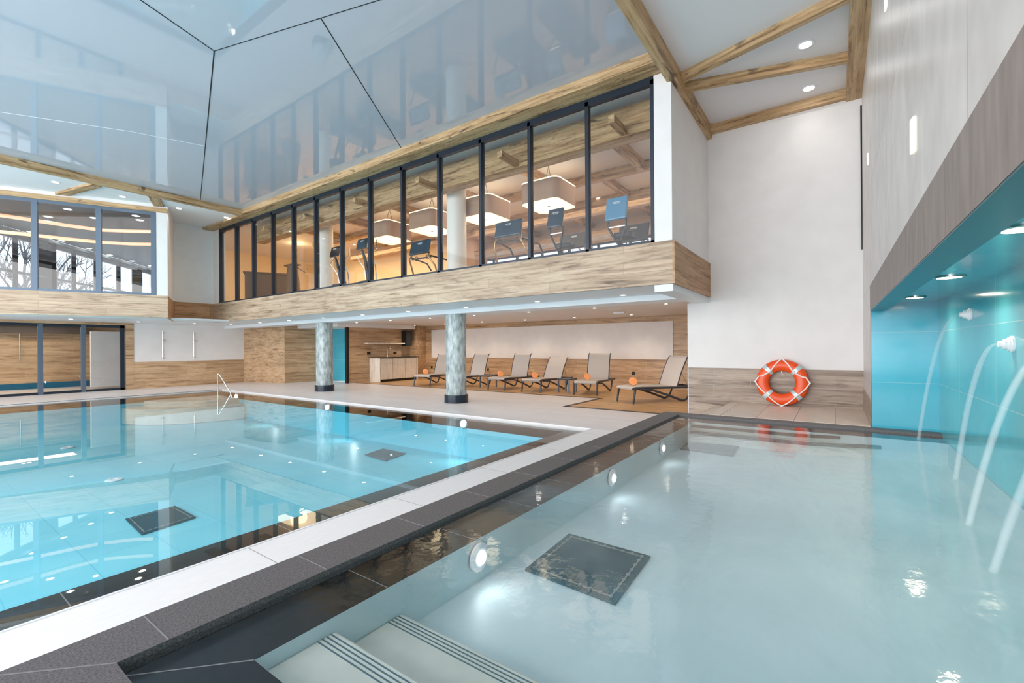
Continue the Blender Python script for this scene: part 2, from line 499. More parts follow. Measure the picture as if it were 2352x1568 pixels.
# ------------------------------------------------------------------ swimming pool
pool = thing('swimming_pool', 'large turquoise swimming pool with black tiled overflow edge', 'swimming pool', (0, 0, 0))
pb = MB()
pb.quad((-5, 3.55, -.75), (6.42, 3.55, -.75), (6.42, 16.2, -.75), (-5, 16.2, -.75))
pb.build('basin_floor', M['pool_tile'], pool)
pw = MB()
pw.quad((-5, 3.55, -.75), (6.42, 3.55, -.75), (6.42, 3.55, -.06), (-5, 3.55, -.06))
pw.quad((6.42, 3.55, -.75), (6.42, 16.2, -.75), (6.42, 16.2, -.06), (6.42, 3.55, -.06))
pw.quad((-5, 16.2, -.75), (6.42, 16.2, -.75), (6.42, 16.2, -.06), (-5, 16.2, -.06))
pw.quad((-5, 3.55, -.75), (-5, 16.2, -.75), (-5, 16.2, -.06), (-5, 3.55, -.06))
pw.build('basin_wall', M['pool_tile_v'], pool)
e = MB()
e.box(-5, 3.158, -.2, 6.62, 3.55, -.055).box(6.42, 3.55, -.2, 6.62, 16.35, -.055).box(-5, 16.2, -.2, 6.42, 16.35, -.055)
e.build('edge_tiles', M['black_tile'], pool)
for x in (-.6, .6, 1.8, 3.0, 4.2, 5.4): box(x, 3.16, -.056, x+.005, 3.55, -.0535).build('edge_grout', M['grout'], pool)
wt = MB().quad((-5, 3.158, PW), (6.62, 3.158, PW), (6.62, 16.35, PW), (-5, 16.35, PW))
wt.build('water', M['water'], pool)
# corner steps
a = [(6.42, 16.2)] + [(6.42-1.9*math.cos(t*PI/24), 16.2-1.5*math.sin(t*PI/24)) for t in range(13)]
MB().prism(a, -.74, -.16).build('corner_step', M['spa_step'], pool)
a = [(6.42, 16.2)] + [(6.42-2.4*math.cos(t*PI/24), 16.2-1.95*math.sin(t*PI/24)) for t in range(13)]
MB().prism(a, -.74, -.32).build('corner_step', M['spa_step'], pool)
# underwater lamps
for i, (px, py, lab) in enumerate(((1066, 972, 'nearer the dark end of the near column reflection'), (754, 929, 'below the farther column'), (545, 905, 'beside the steel handrail'))):
    q = P(px, py, 'x', 6.41)
    q.z = max(min(q.z, -.12), -.6)
    t = thing('underwater_lamp', 'bright round underwater lamp in the far pool wall, '+('nearest the whirlpool', 'in line with the farther column', 'close to the steel handrail')[i], 'pool lamp', q, 0, 'underwater lamps of the big pool')
    MB().lathe([(.09, 0), (.09, -.02), (.07, -.03)], (0, 0, 0), 24, 'x').build('bezel', M['chrome'], t, True)
    MB().lathe([(.065, -.025), (.06, -.05), (.02, -.06)], (0, 0, 0), 24, 'x').build('lens', M['lamp_pool'], t, True)
# spots added to brighten the pool; the near-wall row has no lamps
for x in (-3.4, -1.2, 1.0, 3.2, 5.4):
    spot('pool_fill_spot', (x, 3.58, -.4), 16, (.85, .98, 1), 160, .04, None, (PI/2-.1, 0, 0))
for y in (5.5, 9, 12.5):
    spot('pool_fill_spot', (6.40, y, -.4), 16, (.85, .98, 1), 160, .04, None, (PI/2-.1, 0, PI/2))
def drain(name, label, pts, z, mat, margin=.07, grp=None):
    c = sum((Vector(p) for p in pts), Vector())/4
    t = thing(name, label, 'drain cover', (c.x, c.y, z), 0, grp)
    MB().slab([Vector(p)-Vector((c.x, c.y, p[2])) for p in pts], (0, 0, .012)).build('plate', mat, t)
    bo = MB()
    for i in range(4):
        A, B = Vector(pts[i])-c, Vector(pts[(i+1) % 4])-c
        for k in range(8):
            q = A.lerp(B, k/8)*(1-margin*2)
            bo.lathe([(.011, .012), (.011, .018), (.006, .019)], (q.x, q.y, 0), 8)
        q1, q2 = A*(1-margin*2), B*(1-margin*2)
        bo.bar((q1.x, q1.y, .013), (q2.x, q2.y, .013), .008, .003)
    bo.build('bolt_row', M['bolt'], t)
q = lambda pts, z: [P(x, y, 'z', z) for x, y in pts]
drain('drain_cover', 'dark square drain cover on the pool floor nearest the camera', q([(288, 1192), (402, 1162), (450, 1188), (325, 1228)], -.74), -.745, M['steel_dark'])
drain('drain_cover', 'slate square drain cover on the pool floor before the near column', q([(838, 1044), (880, 1030), (933, 1041), (885, 1058)], -.74), -.745, M['steel_dark2'])
for (px, py), lab in zip(((155, 1027), (260, 1102), (773, 883+0), (85, 981)), ('', '', '', '')):
    pass
NZ = [((155, 1028), 'nearest the far left'), ((262, 1102), 'next to the larger drain cover'), ((603, 965), 'below the shower wall reflection'), ((85, 983), 'by the glass doors')]
for (pp, lab) in NZ:
    c = P(pp[0], pp[1], 'z', -.745)
    o_ = MB().lathe([(.11, 0), (.11, .012), (.09, .02), (.05, .02), (.045, .008)], (0, 0, 0), 24).build('floor_inlet', M['white_gloss'], None, True, c)
    tag(o_, 'small round white water inlet on the pool floor '+lab, 'pool inlet', 'round inlets on the pool floor')
# handrail
t = thing('pool_handrail', 'polished steel handrail bent like an inverted V at the far pool corner', 'handrail', (6.2, 15.35, -.16))
pa = [(0, .1, 0), (0, .1, .62)] + [(.03*math.sin(a), .1-.04+.04*math.cos(a), .62+.04*math.sin(a)) for a in (.8, 1.6, 2.2)] + [(.05, -.45, .13), (.05, -.47, .06), (.05, -.47, 0)]
q1 = P(500, 905, 'z', PW); q2 = P(501, 858, 'x', q1.x)
t.location = (q1.x, q1.y, -.36)
h = q2.z+.36
q3 = P(530, 904, 'z', PW)
dx, dy = q3.x-q1.x, q3.y-q1.y
pa = [(0, 0, 0), (0, 0, h-.06), (0, 0, h-.03), (dx*.04, dy*.04, h), (dx*.12, dy*.12, h-.015), (dx, dy, .36), (dx*1.03, dy*1.03, .2), (dx*1.03, dy*1.03, 0)]
MB().tube(pa, .018, 12).build('rail', M['chrome'], t, True)
MB().lathe([(.05, .0), (.05, .015), (.03, .02)], (dx*1.03, dy*1.03, 0), 20).build('flange', M['chrome'], t, True)
MB().lathe([(.05, .0), (.05, .015), (.03, .02)], (0, 0, 0), 20).build('flange', M['chrome'], t, True)

# ------------------------------------------------------------------ whirlpool
spa = thing('whirlpool', 'raised pale blue whirlpool with dark basalt coping and black inner edge', 'whirlpool')
X0, X1, X2, X3 = .20, .448, .74, 1.045
k = MB()
k.prism([(X0, -.97), (X1, -.97), (X1, 1.88), (X0, 2.13)], -.0, CZ)
k.prism([(X0, 2.13), (X1, 1.88), (6.858, 1.88), (7.07, 2.13)], 0, CZ)
k.prism([(7.07, 2.13), (6.858, 1.88), (6.858, -.97), (7.07, -.97)], 0, CZ)
k.build('coping', M['basalt'], spa)
gz = CZ+.0006
def seam(a, b_, z, w_=.005):
    MB().bar((a[0], a[1], z), (b_[0], b_[1], z), w_, .001).build('grout_line', M['grout'], spa)
seam((X0, 2.13), (X1, 1.88), gz); seam((7.07, 2.13), (6.858, 1.88), gz)
for x in (.588, 1.19, 1.79, 2.39, 2.99, 3.59, 4.19, 4.79, 5.39, 5.99): seam((x, 1.88), (x, 2.13), gz, .004)
for y in (1.3, .7, .1, -.5): seam((6.858, y), (7.07, y), gz, .004)
bz = WZ-.022+.0006
seam((X1, 1.88), (X2, 1.6), bz); seam((6.858, 1.88), (6.56, 1.6), bz)
for x in (1.3, 1.9, 2.5, 3.1, 3.7, 4.3, 4.9, 5.5): seam((x, 1.6), (x, 1.88), bz, .003)
for y in (1.2, .6, 0): seam((X1, y), (X2, y), bz, .003)
k = MB()
zb = WZ-.022
k.prism([(X1, -.97), (X2, -.97), (X2, 1.6), (X1, 1.88)], 0, zb)
k.prism([(X1, 1.88), (X2, 1.6), (6.56, 1.6), (6.858, 1.88)], 0, zb)
k.prism([(6.858, 1.88), (6.56, 1.6), (6.56, -.97), (6.858, -.97)], 0, zb)
k.build('inner_edge', M['black_tile'], spa)
FZ = .02
k = MB()
k.quad((X2, -.97, FZ), (6.56, -.97, FZ), (6.56, 1.6, FZ), (X2, 1.6, FZ))
e_ = .0015
k.quad((X2, 1.6-e_, FZ), (6.56, 1.6-e_, FZ), (6.56, 1.6-e_, zb), (X2, 1.6-e_, zb))
k.quad((X2+e_, -.97, FZ), (X2+e_, 1.6, FZ), (X2+e_, 1.6, zb), (X2+e_, -.97, zb))
k.quad((6.56-e_, -.97, FZ), (6.56-e_, 1.6, FZ), (6.56-e_, 1.6, zb), (6.56-e_, -.97, zb))
k.quad((X2, -.968, FZ), (6.56, -.968, FZ), (6.56, -.968, zb), (X2, -.968, zb))
k.build('basin', M['spa_tile'], spa)
def step(x0, x1, z):
    o_ = box(x0, -.96, FZ, x1, 1.597, z, bev=.012).build('step', M['spa_step'], spa)
    gg = MB()
    for i in range(4): gg.box(x1-.03-.018*i, -.95, z, x1-.024-.018*i, 1.59, z+.001)
    gg.build('grip_line', M['steel_dark2'], o_)
step(X2+.002, X3, .2); step(X3-.01, 1.375, .11)
# far benches with dark nosing
o1 = MB().prism([(6.556, 1.595), (6.47, 1.595), (6.47, .37), (6.556, .02)], FZ, .233).build('bench', M['spa_step'], spa)
MB().prism([(6.47, 1.595), (6.45, 1.595), (6.45, .36), (6.55, -.05), (6.556, .02), (6.47, .37)], .2, .235).build('nosing', M['dark_trim'], o1)
o1 = MB().prism([(6.47, 1.595), (6.35, 1.595), (6.35, .24), (6.556, -.36), (6.556, 0.02), (6.47, .37)], FZ, .168).build('bench', M['spa_step'], spa)
MB().prism([(6.35, 1.595), (6.33, 1.595), (6.33, .23), (6.55, -.42), (6.556, -.36), (6.35, .24)], .13, .17).build('nosing', M['dark_trim'], o1)
wq = MB().quad((X1, -.97, WZ), (6.858, -.97, WZ), (6.858, 1.88, WZ), (X1, 1.88, WZ))
wq.build('water', M['water_spa'], spa)
drain('drain_cover', 'large dark teal drain cover with bolted rim on the whirlpool floor', q([(1206, 1311), (1307, 1229), (1494, 1281), (1413, 1391)], FZ), FZ+.001, M['steel_dark'])
drain('drain_cover', 'grey blue drain cover at the far end of the whirlpool floor', q([(1562, 1032), (1582, 1016), (1697, 1026), (1684, 1049)], FZ), FZ+.001, M['steel_dark2'])
for i, (px, py, lab) in enumerate(((1099, 1259, 'large glowing underwater lamp on the whirlpool wall nearest the camera'), (1405, 1077, 'small underwater lamp midway along the whirlpool wall'), (1520, 1010, 'tiny underwater lamp at the far end of the whirlpool wall'))):
    c = P(px, py, 'y', 1.59)
    c.z = max(.09, min(.16, c.z))
    t = thing('spa_lamp', lab, 'pool lamp', c, 0, 'underwater lamps of the whirlpool')
    MB().lathe([(.075, 0), (.075, -.012), (.06, -.02)], (0, 0, 0), 28, 'y').build('bezel', M['white_gloss'], t, True)
    MB().lathe([(.034, -.015), (.03, -.03), (.012, -.036)], (0, 0, 0), 20, 'y').build('lens', M['lamp_pool'], t, True)
for (px, py) in ((1099, 1259), (1405, 1077), (1520, 1010)):
    c = P(px, py, 'y', 1.55)
    spot('spa_lamp_beam', (c.x, 1.55, .13), 1.3, (.9, .98, 1), 165, .02, None, (-PI/2+.05, 0, 0))

# ------------------------------------------------------------------ steps and platform by the lifebuoy
pl = MB()
pl.box(7.072, YS, 0, XR, 1.51, CZ+.005).box(7.072, 1.51, 0, XR, 1.82, .195).box(7.072, 1.82, 0, XR, 2.13, .09)
struct('floor_platform', pl, M['platform'])

# ------------------------------------------------------------------ walls
# lifebuoy wall
struct('wall_lifebuoy', MB().box(XR, YS-.4, 0, XR+.12, 2.243, 2.1).box(XR, YS-.4, 2.1, XR+.12, 2.0, 5.4), M['white'])
struct('wall_lifebuoy_wainscot', MB().box(XR-.012, YS, 0, XR, 2.243, .905), M['tile_ring'])
struct('trim_3', MB().box(XR-.016, 2.24, 0, XR+.12, 2.252, .905).box(XR-.002, 2.243, .905, XR+.12, 2.252, 2.1), M['white_gloss'])
struct('wall_lounge_side', MB().box(XR+.12, 2.13, 0, XL, 2.25, 2.3), M['white'])
# lounge back wall with raised white panel
struct('wall_lounge_back', MB().box(XL, 2.2, 0, XL+.12, 15.1, 2.3), M['tile_y'])
struct('trim_4', MB().box(XL-.03, 3.975, .90, XL, 14.18, 2.072), M['white'])
# bar wall and its side
struct('wall_bar', MB().box(10.35, 14.9, 0, XL, 15.02, 2.3), M['tile_x'])
struct('wall_bar_pier', MB().box(13.45, 14.55, 0, XL, 14.9, 2.3), M['tile_y'])
# far walls
struct('wall_shower', MB().box(5.07, YD, .9, 8.55, YD+.12, 2.3).box(4.9, YD, 2.2, 8.55, YD+.12, 2.3), M['white'])
struct('wall_shower_wainscot', MB().box(5.07, YD-.015, 0, 8.55, YD+.12, .9), M['tile_x'])
struct('wall_timber', MB().slab([(8.55, YD, 0), (9.08, 17.07, 0), (9.08, 17.07, 2.3), (8.55, YD, 2.3)], (.1, .05, 0)), M['tile_y'])
struct('wall_timber_return', MB().slab([(9.08, 17.07, 0), (11.0, 17.07, 0), (11.0, 17.07, 2.3), (9.08, 17.07, 2.3)], (0, .1, 0)), M['tile_x'])
struct('wall_teal_shower', MB().box(11.0, 15.03, 0, 11.1, 17.06, 2.3), M['teal_y'])
struct('trim_5', MB().box(10.27, 14.86, 0, 10.35, 15.0, 2.12), M['black'])
# upper white far wall + its timber return
struct('wall_far_upper', MB().box(5.49, YW, ZS, 6.95, YW+.12, ZC), M['white'])
struct('trim_6', MB().box(5.49, YW-.02, ZS-.002, XG+.02, YW, ZB), M['band_x'])
# gallery front: timber band, white piers
struct('trim_7', MB().box(XG, YE-.0, ZS, XG+.05, YW, ZB), M['band_y'])
struct('trim_8', MB().box(XG+.0, YE-.03, ZS, XR, YE, ZB-.01), M['band_x'])
struct('wall_gallery_pier', MB().box(XG+.0, YE+.001, ZB, XG+.18, 2.13, ZC+.1), M['white'])
struct('wall_gallery_end', MB().box(XG+.181, YE+.001, ZB-.3, XR, YE+.10, ZC+.1), M['white'])
struct('wall_gallery_far_pier', MB().box(XG, 16.44, ZB, XG+.18, YW, ZC), M['white'])
# soffit
sf = MB()
sf.box(XG+.03, 2.14, ZS, 7.85, YD, ZS+.05)
sf.prism([(-6, 19.1), (5.5, 15.8), (XG+.03, 15.8), (XG+.03, YD), (-6, YD+3)], ZS+.001, ZS+.05)
struct('ceiling_soffit', sf, M['soffit'])
struct('ceiling_beam_box', MB().box(7.85, 2.14, 2.10, 8.42, YD, 2.26), M['soffit'])
struct('ceiling_end_box', MB().box(XG+.02, YE, 2.095, XR, 2.14, ZS-.004), M['soffit'])
struct('ceiling_lounge', MB().box(8.42, 2.13, 2.25, XL+.1, 20, 2.3), M['white_ceiling'])
struct('ceiling_bulkhead', MB().box(9.6, 14.45, 2.1, 13.3, 19, 2.249), M['white_ceiling'])

# columns
def column(y, lab):
    t = thing('column', lab, 'column', (8.1, y, 0), 0, 'round columns between pool and lounge')
    MB().lathe([(.245, .1), (.245, 2.1)], n=64).build('shaft', M['column'], t, True)
    MB().lathe([(.285, 0), (.285, .185), (.25, .19)], n=64).build('collar', M['collar'], t, True)
column(7.4, 'silvery brushed round column with dark collar in front of the loungers')
column(12.88, 'silvery brushed round column with dark collar beside the teal shower wall')
for y, lab in ((7.4, 'white round column behind the gallery glass, right of the pair'), (12.88, 'white round column behind the gallery glass, left of the pair')):
    o_ = MB().lathe([(.235, ZB), (.235, ZG)], (0, 0, 0), 48).build('upstairs_column', M['column_white'], None, True, (8.15, y, 0))
    tag(o_, lab, 'column', 'white columns upstairs')

# stone wall and teal niche on the right
struct('wall_right', MB().box(-6, YS-.12, 2.03, XR, YS, ZC+.1).box(7.07, YS-.12, .3, XR, YS, 2.03), M['stone'])
struct('trim_9', MB().box(-6, YS-.12, 1.715, 7.0, YS+.012, 2.018), M['stone_band'])
struct('trim_10', MB().box(-6, YS-.13, 2.018, 7.0, YS+.004, 2.032), M['seam'])
struct('trim_11', MB().box(-6, YS-.135, 1.708, 7.0, YS+.01, 1.716), M['teal_dark'])
struct('baseboard_right', MB().box(7.07, YS, .3, XR, YS+.008, .62), M['tile_ring'])
struct('wall_niche_back', MB().box(-6, -1.09, 0, 7.07, -.97, 1.85), M['teal'])
struct('wall_niche_end', MB().box(7.05, -.97, 0, 7.09, YS, 1.85), M['teal_y'])
struct('ceiling_niche', MB().box(-6, -1.0, 1.80, 7.07, YS-.12, 1.85), M['teal'])
struct('trim_12', MB().box(7.06, YS-.005, .3, 7.075, YS+.004, 1.71), M['black'])
struct('trim_13', MB().box(XR-.03, YS-.01, 2.78, XR-.001, YS+.02, 5.0), M['black'])

# ------------------------------------------------------------------ ceilings and timber beams
BX = 6.28                                   # face of the long beam under the gloss ceiling
struct('ceiling', MB().box(-6, 1.95, ZG, BX+.05, 14.15, ZG+.05), M['satin'])
cw = MB()
cw.box(-6, -1, ZC, XR+.1, 1.95, ZC+.05).prism([(-6, 14.15), (XG+.2, 14.15), (XG+.2, 17.1), (5.5, 17.1), (4.7, 15.3), (-6, 20.4)], ZC, ZC+.05)
struct('ceiling_white', cw, M['white_ceiling'])
def strip(pts, z=ZG, w_=.012):
    mb = MB()
    for a_, b_ in zip(pts, pts[1:]):
        mb.bar((a_[0], a_[1], z-.001), (b_[0], b_[1], z-.001), w_, .004)
    return mb
def PZ(px, py): return P(px, py, 'z', ZG)
struct('trim_14', strip([PZ(150, -120), PZ(492, 117), PZ(460, 460)], w_=.016), M['seam'])
struct('trim_15', strip([PZ(492, 117), PZ(1130, -80)], w_=.010), M['seam'])
struct('trim_16', strip([PZ(737, 42), PZ(921, 339)], w_=.014), M['seam'])
struct('trim_17', strip([PZ(-60, 248), PZ(300, 302), PZ(470, 335)], w_=.006), M['white_gloss'])
# long beam above the gallery windows, beam on the left, beam on the right
bmn = 0
def beam(mb, mat):
    global bmn
    bmn += 1
    return struct('trim_%d' % (17+bmn), mb, mat)
beam(MB().box(BX, 1.9, 5.24, XG+.05, YW, ZG+.04), M['beam_y'])
beam(MB().box(-6, 14.13, 5.23, BX, 14.28, ZG+.04), M['beam_x'])
beam(MB().box(-6, 1.80, 5.075, XR, 1.935, ZG+.04), M['beam_x'])
zb_ = 5.17
beam(MB().box(-6, YS+.0, 5.12, XR+.0, -.165, ZC), M['beam_x'])
beam(MB().box(XR-.1, -.165, 5.15, XR, 1.8, ZC), M['beam_y'])
for a_, b_, wd in (((1572, 185), (1950, 0), .1), ((1590, 206), (1945, 142), .1)):
    p1, p2 = P(a_[0], a_[1], 'z', zb_+.01), P(b_[0], b_[1], 'z', zb_+.01)
    d = (p2-p1); d.z = 0; d.normalize()
    mb = MB().bar((0, 0, 0), ((p2-p1).length+.25, 0, 0), wd, .14)
    o_ = beam(mb, M['beam_x'])
    o_.location = (p1.x-d.x*.1, p1.y-d.y*.1, zb_+.075)
    o_.rotation_euler = (0, 0, math.atan2(d.y, d.x))

for (a_, b_, wd) in (((222, 427), (128, 452), .2), ((352, 452), (372, 488), .22)):
    p1, p2 = P(a_[0], a_[1], 'z', 5.24), P(b_[0], b_[1], 'z', 5.24)
    d = (p2-p1); L0 = d.length; d.normalize()
    o_ = beam(MB().bar((0, 0, 0), (L0+.1, 0, 0), wd, .06), M['beam_x'])
    o_.location = (p1.x, p1.y, 5.27); o_.rotation_euler = (0, 0, math.atan2(d.y, d.x))
# ------------------------------------------------------------------ gallery windows
MY = [16.44, 15.32, 14.22, 13.08, 11.98, 10.90, 9.79, 8.70, 7.585, 6.49, 5.40, 4.305, 3.205, 2.155]
wn = sempty('window_1')
fr = MB().box(XG-.0, 2.13, ZB, XG+.08, 16.46, ZB+.035).box(XG-.0, 2.13, 5.13, XG+.08, 16.46, 5.245)
fr.build('frame', M['frame'], wn)
for i, y in enumerate(MY):
    wd = .028 if 0 < i < 13 else .028
    MB().box(XG, y-wd, ZB, XG+.08, y+wd, 5.2).build('mullion', M['frame'], wn)
    MB().box(XG+.08, y-wd*.5, ZB, XG+.13, y+wd*.5, 5.2).build('mullion_fin', M['frame'], wn)
for a_, b_ in zip(MY, MY[1:]):
    MB().quad((XG+.04, b_, ZB+.03), (XG+.04, a_, ZB+.03), (XG+.04, a_, 5.14), (XG+.04, b_, 5.14)).build('pane', M['glass'], wn)

# ------------------------------------------------------------------ room behind the gallery windows
struct('floor_gallery', MB().box(XG+.05, YE+.1, ZB-.1, XL, 21, ZB-.01), M['wood_floor'])
struct('ceiling_gallery', MB().box(XG+.0, YE+.1, 5.42, XL+.1, 21, 5.5), M['white_ceiling'])
struct('wall_gallery_side', MB().box(XR+.12, 1.78, ZB-.1, XL, YE+.1, 5.45), M['white'])
struct('wall_gallery_back_left', MB().box(12.5, 11.2, ZB-.1, 12.6, 21, 5.45), M['cream'])
struct('wall_gallery_back_header', MB().box(XL, YE, 4.75, XL+.1, 11.2, 5.45), M['salmon'])
struct('wall_gallery_far', MB().box(XG+.2, 20.5, ZB-.1, 12.6, 20.6, 5.45), M['cream'])
struct('wall_gallery_step', MB().box(12.5, 11.1, ZB-.1, XL, 11.2, 5.45), M['salmon'])
beam(MB().box(7.3, YE+.1, 4.82, 7.62, 15.6, 5.31), M['beam_y'])
beam(MB().box(9.9, YE+.1, 5.22, 10.05, 16.5, 5.42), M['beam_y'])
beam(MB().box(11.6, YE+.1, 5.0, 11.8, 16.5, 5.42), M['beam_y'])
beam(MB().box(13.2, YE+.1, 4.8, 13.9, 11.2, 4.95), M['beam_y'])
for y in (3.4, 5.6, 7.8, 10.0, 12.2, 14.4):
    beam(MB().box(7.62, y, 5.2, 9.9, y+.14, 5.42), M['beam_x'])
    beam(MB().box(6.75, y-.6, 4.83, 7.3, y-.5, 4.95), M['beam_x'])
for y in (2.9, 4.4, 6.5, 8.6, 10.4):
    beam(MB().box(10.05, y, 5.26, 13.9, y+.14, 5.42), M['beam_x'])
wn = sempty('window_2')
MB().box(XL, YE, ZB, XL+.06, 11.2, ZB+.06).box(XL, YE, 4.69, XL+.06, 11.2, 4.76).build('frame', M['frame'], wn)
for y in (2.0, 3.1, 4.2, 5.3, 6.4, 7.5, 8.6, 9.7, 10.8):
    MB().box(XL, y-.04, ZB, XL+.08, y+.04, 4.7).build('mullion', M['frame'], wn)
# warm light in the upper room
area('gallery_warm', (10.4, 6.2, 5.15), (0, 0, 0), 3.5, 7, 130, (1, .84, .70))
area('gallery_warm', (10.4, 14.8, 5.15), (0, 0, 0), 3, 6, 190, (1, .78, .5))
# pendants
def pendant(y, lab, z=4.5, x=8.9):
    t = thing('pendant_lamp', lab, 'pendant lamp', (x, y, z), 0, 'square fabric pendants in the upstairs room')
    s_, r_ = .485, .16
    def rr(s0, r0):
        pts = []
        for cx, cy, a0 in ((1, 1, 0), (-1, 1, 1), (-1, -1, 2), (1, -1, 3)):
            for k_ in range(7):
                a1 = (a0+k_/6)*PI/2
                pts.append((cx*(s0-r0)+r0*math.cos(a1), cy*(s0-r0)+r0*math.sin(a1)))
        return pts
    MB().slab([(x_, y_, 0) for x_, y_ in rr(s_-.006, r_-.006)], (0, 0, .02)).build('diffuser', M['shade_glow'], t)
    out, inn = rr(s_, r_), rr(s_-.008, r_-.008)
    for nm, z0, z1, mt_ in (('shade', .0, .44, M['shade_cloth']), ('lit_rim', .44, .465, M['shade_edge'])):
        mb = MB(); n = len(out)
        va = [mb.bm.verts.new((p[0], p[1], z0)) for p in out]; vb = [mb.bm.verts.new((p[0], p[1], z1)) for p in out]
        vc = [mb.bm.verts.new((p[0], p[1], z0)) for p in inn]; vd = [mb.bm.verts.new((p[0], p[1], z1)) for p in inn]
        for i in range(n):
            j = (i+1) % n
            mb.bm.faces.new((va[i], va[j], vb[j], vb[i])); mb.bm.faces.new((vc[i], vc[j], vd[j], vd[i]))
            mb.bm.faces.new((va[i], va[j], vc[j], vc[i])); mb.bm.faces.new((vb[i], vb[j], vd[j], vd[i]))
        mb.build(nm, mt_, t)
    MB().lathe([(.035, -.006), (.035, 0)], n=16).build('finial', M['machine'], t)
    cb = MB()
    for sx in (-.3, .3): cb.tube([(sx, 0, .05), (0, 0, .92)], .006, 6)
    cb.build('cable', M['machine'], t)
    point('pendant_glow', (x, y, z-.12), 7, (1, .78, .5), .25)
pendant(5.27, 'square fabric pendant lamp with glowing underside, nearest the right end of the gallery')
pendant(7.10, 'square fabric pendant lamp glowing right beside the white upstairs column')
pendant(8.98, 'square fabric pendant lamp just left of the white upstairs column')
pendant(10.75, 'square fabric pendant lamp farthest left, behind the cross trainer')
c = P(682, 552, 'x', 9.6)
t = thing('drum_lamp', 'round glowing orange ceiling lamp behind the leftmost gallery panes', 'ceiling lamp', (c.x, c.y, c.z-.1))
MB().lathe([(.55, 0), (.62, .05), (.62, .22), (.5, .26)], n=48).build('drum', M['globe'], t, True)
MB().lathe([(.06, .26), (.06, 5.42-c.z+.1)], n=16).build('stem', M['machine'], t, True)
point('drum_glow', (c.x, c.y, c.z-.3), 22, (1, .72, .35), .3)

def machine(name, lab, px, py, xx, wid, hei, kind, mat, tilt=.25, grp='exercise machines by the gallery glass'):
    """console centre seen at px,py on the plane x = xx; its back faces the pool"""
    c = P(px, py, 'x', xx)
    t = thing(name, lab, 'exercise machine', (c.x, c.y, ZB-.01))
    h = c.z-(ZB-.01)
    mb = box(-.03, -wid/2, -hei/2, .03, wid/2, hei/2, bev=.02)
    con = mb.build('console', mat, t, False, (0, 0, h), (0, tilt, 0))
    em = MB()
    wq_ = .07
    for (ya, za, yb, zb2) in ((-.07, .022, .07, .022), (-.07, .0, -.04, .0), (.04, .0, .07, .0), (-.04, -.014, .04, -.014), (-.07, 0, -.07, .022), (.07, 0, .07, .022), (-.04, -.014, -.04, 0), (.04, -.014, .04, 0),
                              (-.045, .006, -.045, .016), (-.025, .004, -.025, .016), (-.005, .002, -.005, .016), (.015, .002, .015, .016), (.035, .004, .035, .016)):
        em.bar((-.033, ya, hei*.22+za), (-.033, yb, hei*.22+zb2), .006, .006)
    em.build('emblem', M['white_gloss'], con)
    if kind == 'stalk':
        for s_ in (-1, 1):
            MB().tube([(.02, s_*wid*.42, h-hei/2+.02), (.03, s_*wid*.40, h-hei/2-.12), (.1, s_*.03, h-hei/2-.38)], .022, 10).build('fork', M['machine'], t, True)
        MB().bar((.02, -wid*.38, h-hei/2-.1), (.02, wid*.38, h-hei/2-.1), .02, .02).build('crossbar', M['chrome'], t)
        MB().tube([(.1, 0, h-hei/2-.36), (.25, 0, .3), (.3, 0, .08)], [.04, .06, .09], 12).build('stalk', M['machine'], t, True)
        box(-.2, -.3, 0, 1.5, .3, .14, bev=.03).build('base', M['machine'], t)
        box(.25, -.18, .5, .5, .18, .62, bev=.04).build('saddle', M['machine'], t)
    elif kind == 'tread':
        for s_ in (-1, 1):
            MB().tube([(.02, s_*wid*.46, h-hei*.4), (-.05, s_*wid*.5, h-hei*.75), (.1, s_*wid*.62, .5), (.25, s_*wid*.62, .1)], .022, 10).build('upright', M['bronze'], t, True)
            MB().tube([(.0, s_*wid*.46, h-hei*.62), (.6, s_*wid*.58, h-hei*.75), (.75, s_*wid*.58, h-hei*1.2)], .02, 10).build('handrail', M['machine'], t, True)
            lp = [(.06, s_*wid*.3+.05*math.cos(a_), h-hei*.68+.05*math.sin(a_)) for a_ in [k_*PI/6 for k_ in range(12)]]
            MB().tube(lp, .008, 6, closed=True).build('grip_loop', M['machine'], t, True)
        MB().bar((.04, -wid*.5, h-hei*.72), (.04, wid*.5, h-hei*.72), .035, .03).build('crossbar', M['machine'], t)
        box(.05, -.4, 0, 1.9, .4, .16, bev=.03).build('deck', M['machine'], t)
    else:
        for s_ in (-1, 1):
            MB().tube([(.25, s_*.32, h+.12), (.22, s_*.34, h-.12), (.05, s_*.33, h-.3), (.25, s_*.25, h-.62), (.3, s_*.22, .35)], .018, 10).build('swing_arm', M['chrome'], t, True)
        MB().tube([(.0, 0, h-hei*.5), (.12, 0, h-hei*.5-.35), (.3, 0, .3)], [.03, .05, .11], 12).build('mast', M['machine'], t, True)
        box(.0, -.28, 0, 1.3, .28, .4, bev=.08).build('housing', M['machine'], t)
    return t
machine('stepper', 'stepper with pale blue console on a forked stalk behind the rightmost gallery pane', 1416, 479, 7.75, .40, .44, 'stalk', M['screen_pale'])
machine('exercise_bike', 'exercise bike with dark blue console and forked stalk below the nearest pendant', 1276, 501, 7.85, .34, .40, 'stalk', M['screen'])
machine('treadmill', 'treadmill with wide blue console right of the white upstairs column', 1168, 525, 7.9, .68, .36, 'tread', M['screen'])
machine('treadmill', 'treadmill with wide blue console left of the white upstairs column', 965, 568, 7.8, .66, .36, 'tread', M['screen'])
machine('cross_trainer', 'cross trainer with grey console and swing arms under the farthest pendant', 832, 560, 7.9, .42, .3, 'cross', M['screen'])
machine('cross_trainer', 'dark cross trainer with tilted console beside the left white upstairs column', 770, 578, 7.8, .4, .3, 'cross', M['machine'])
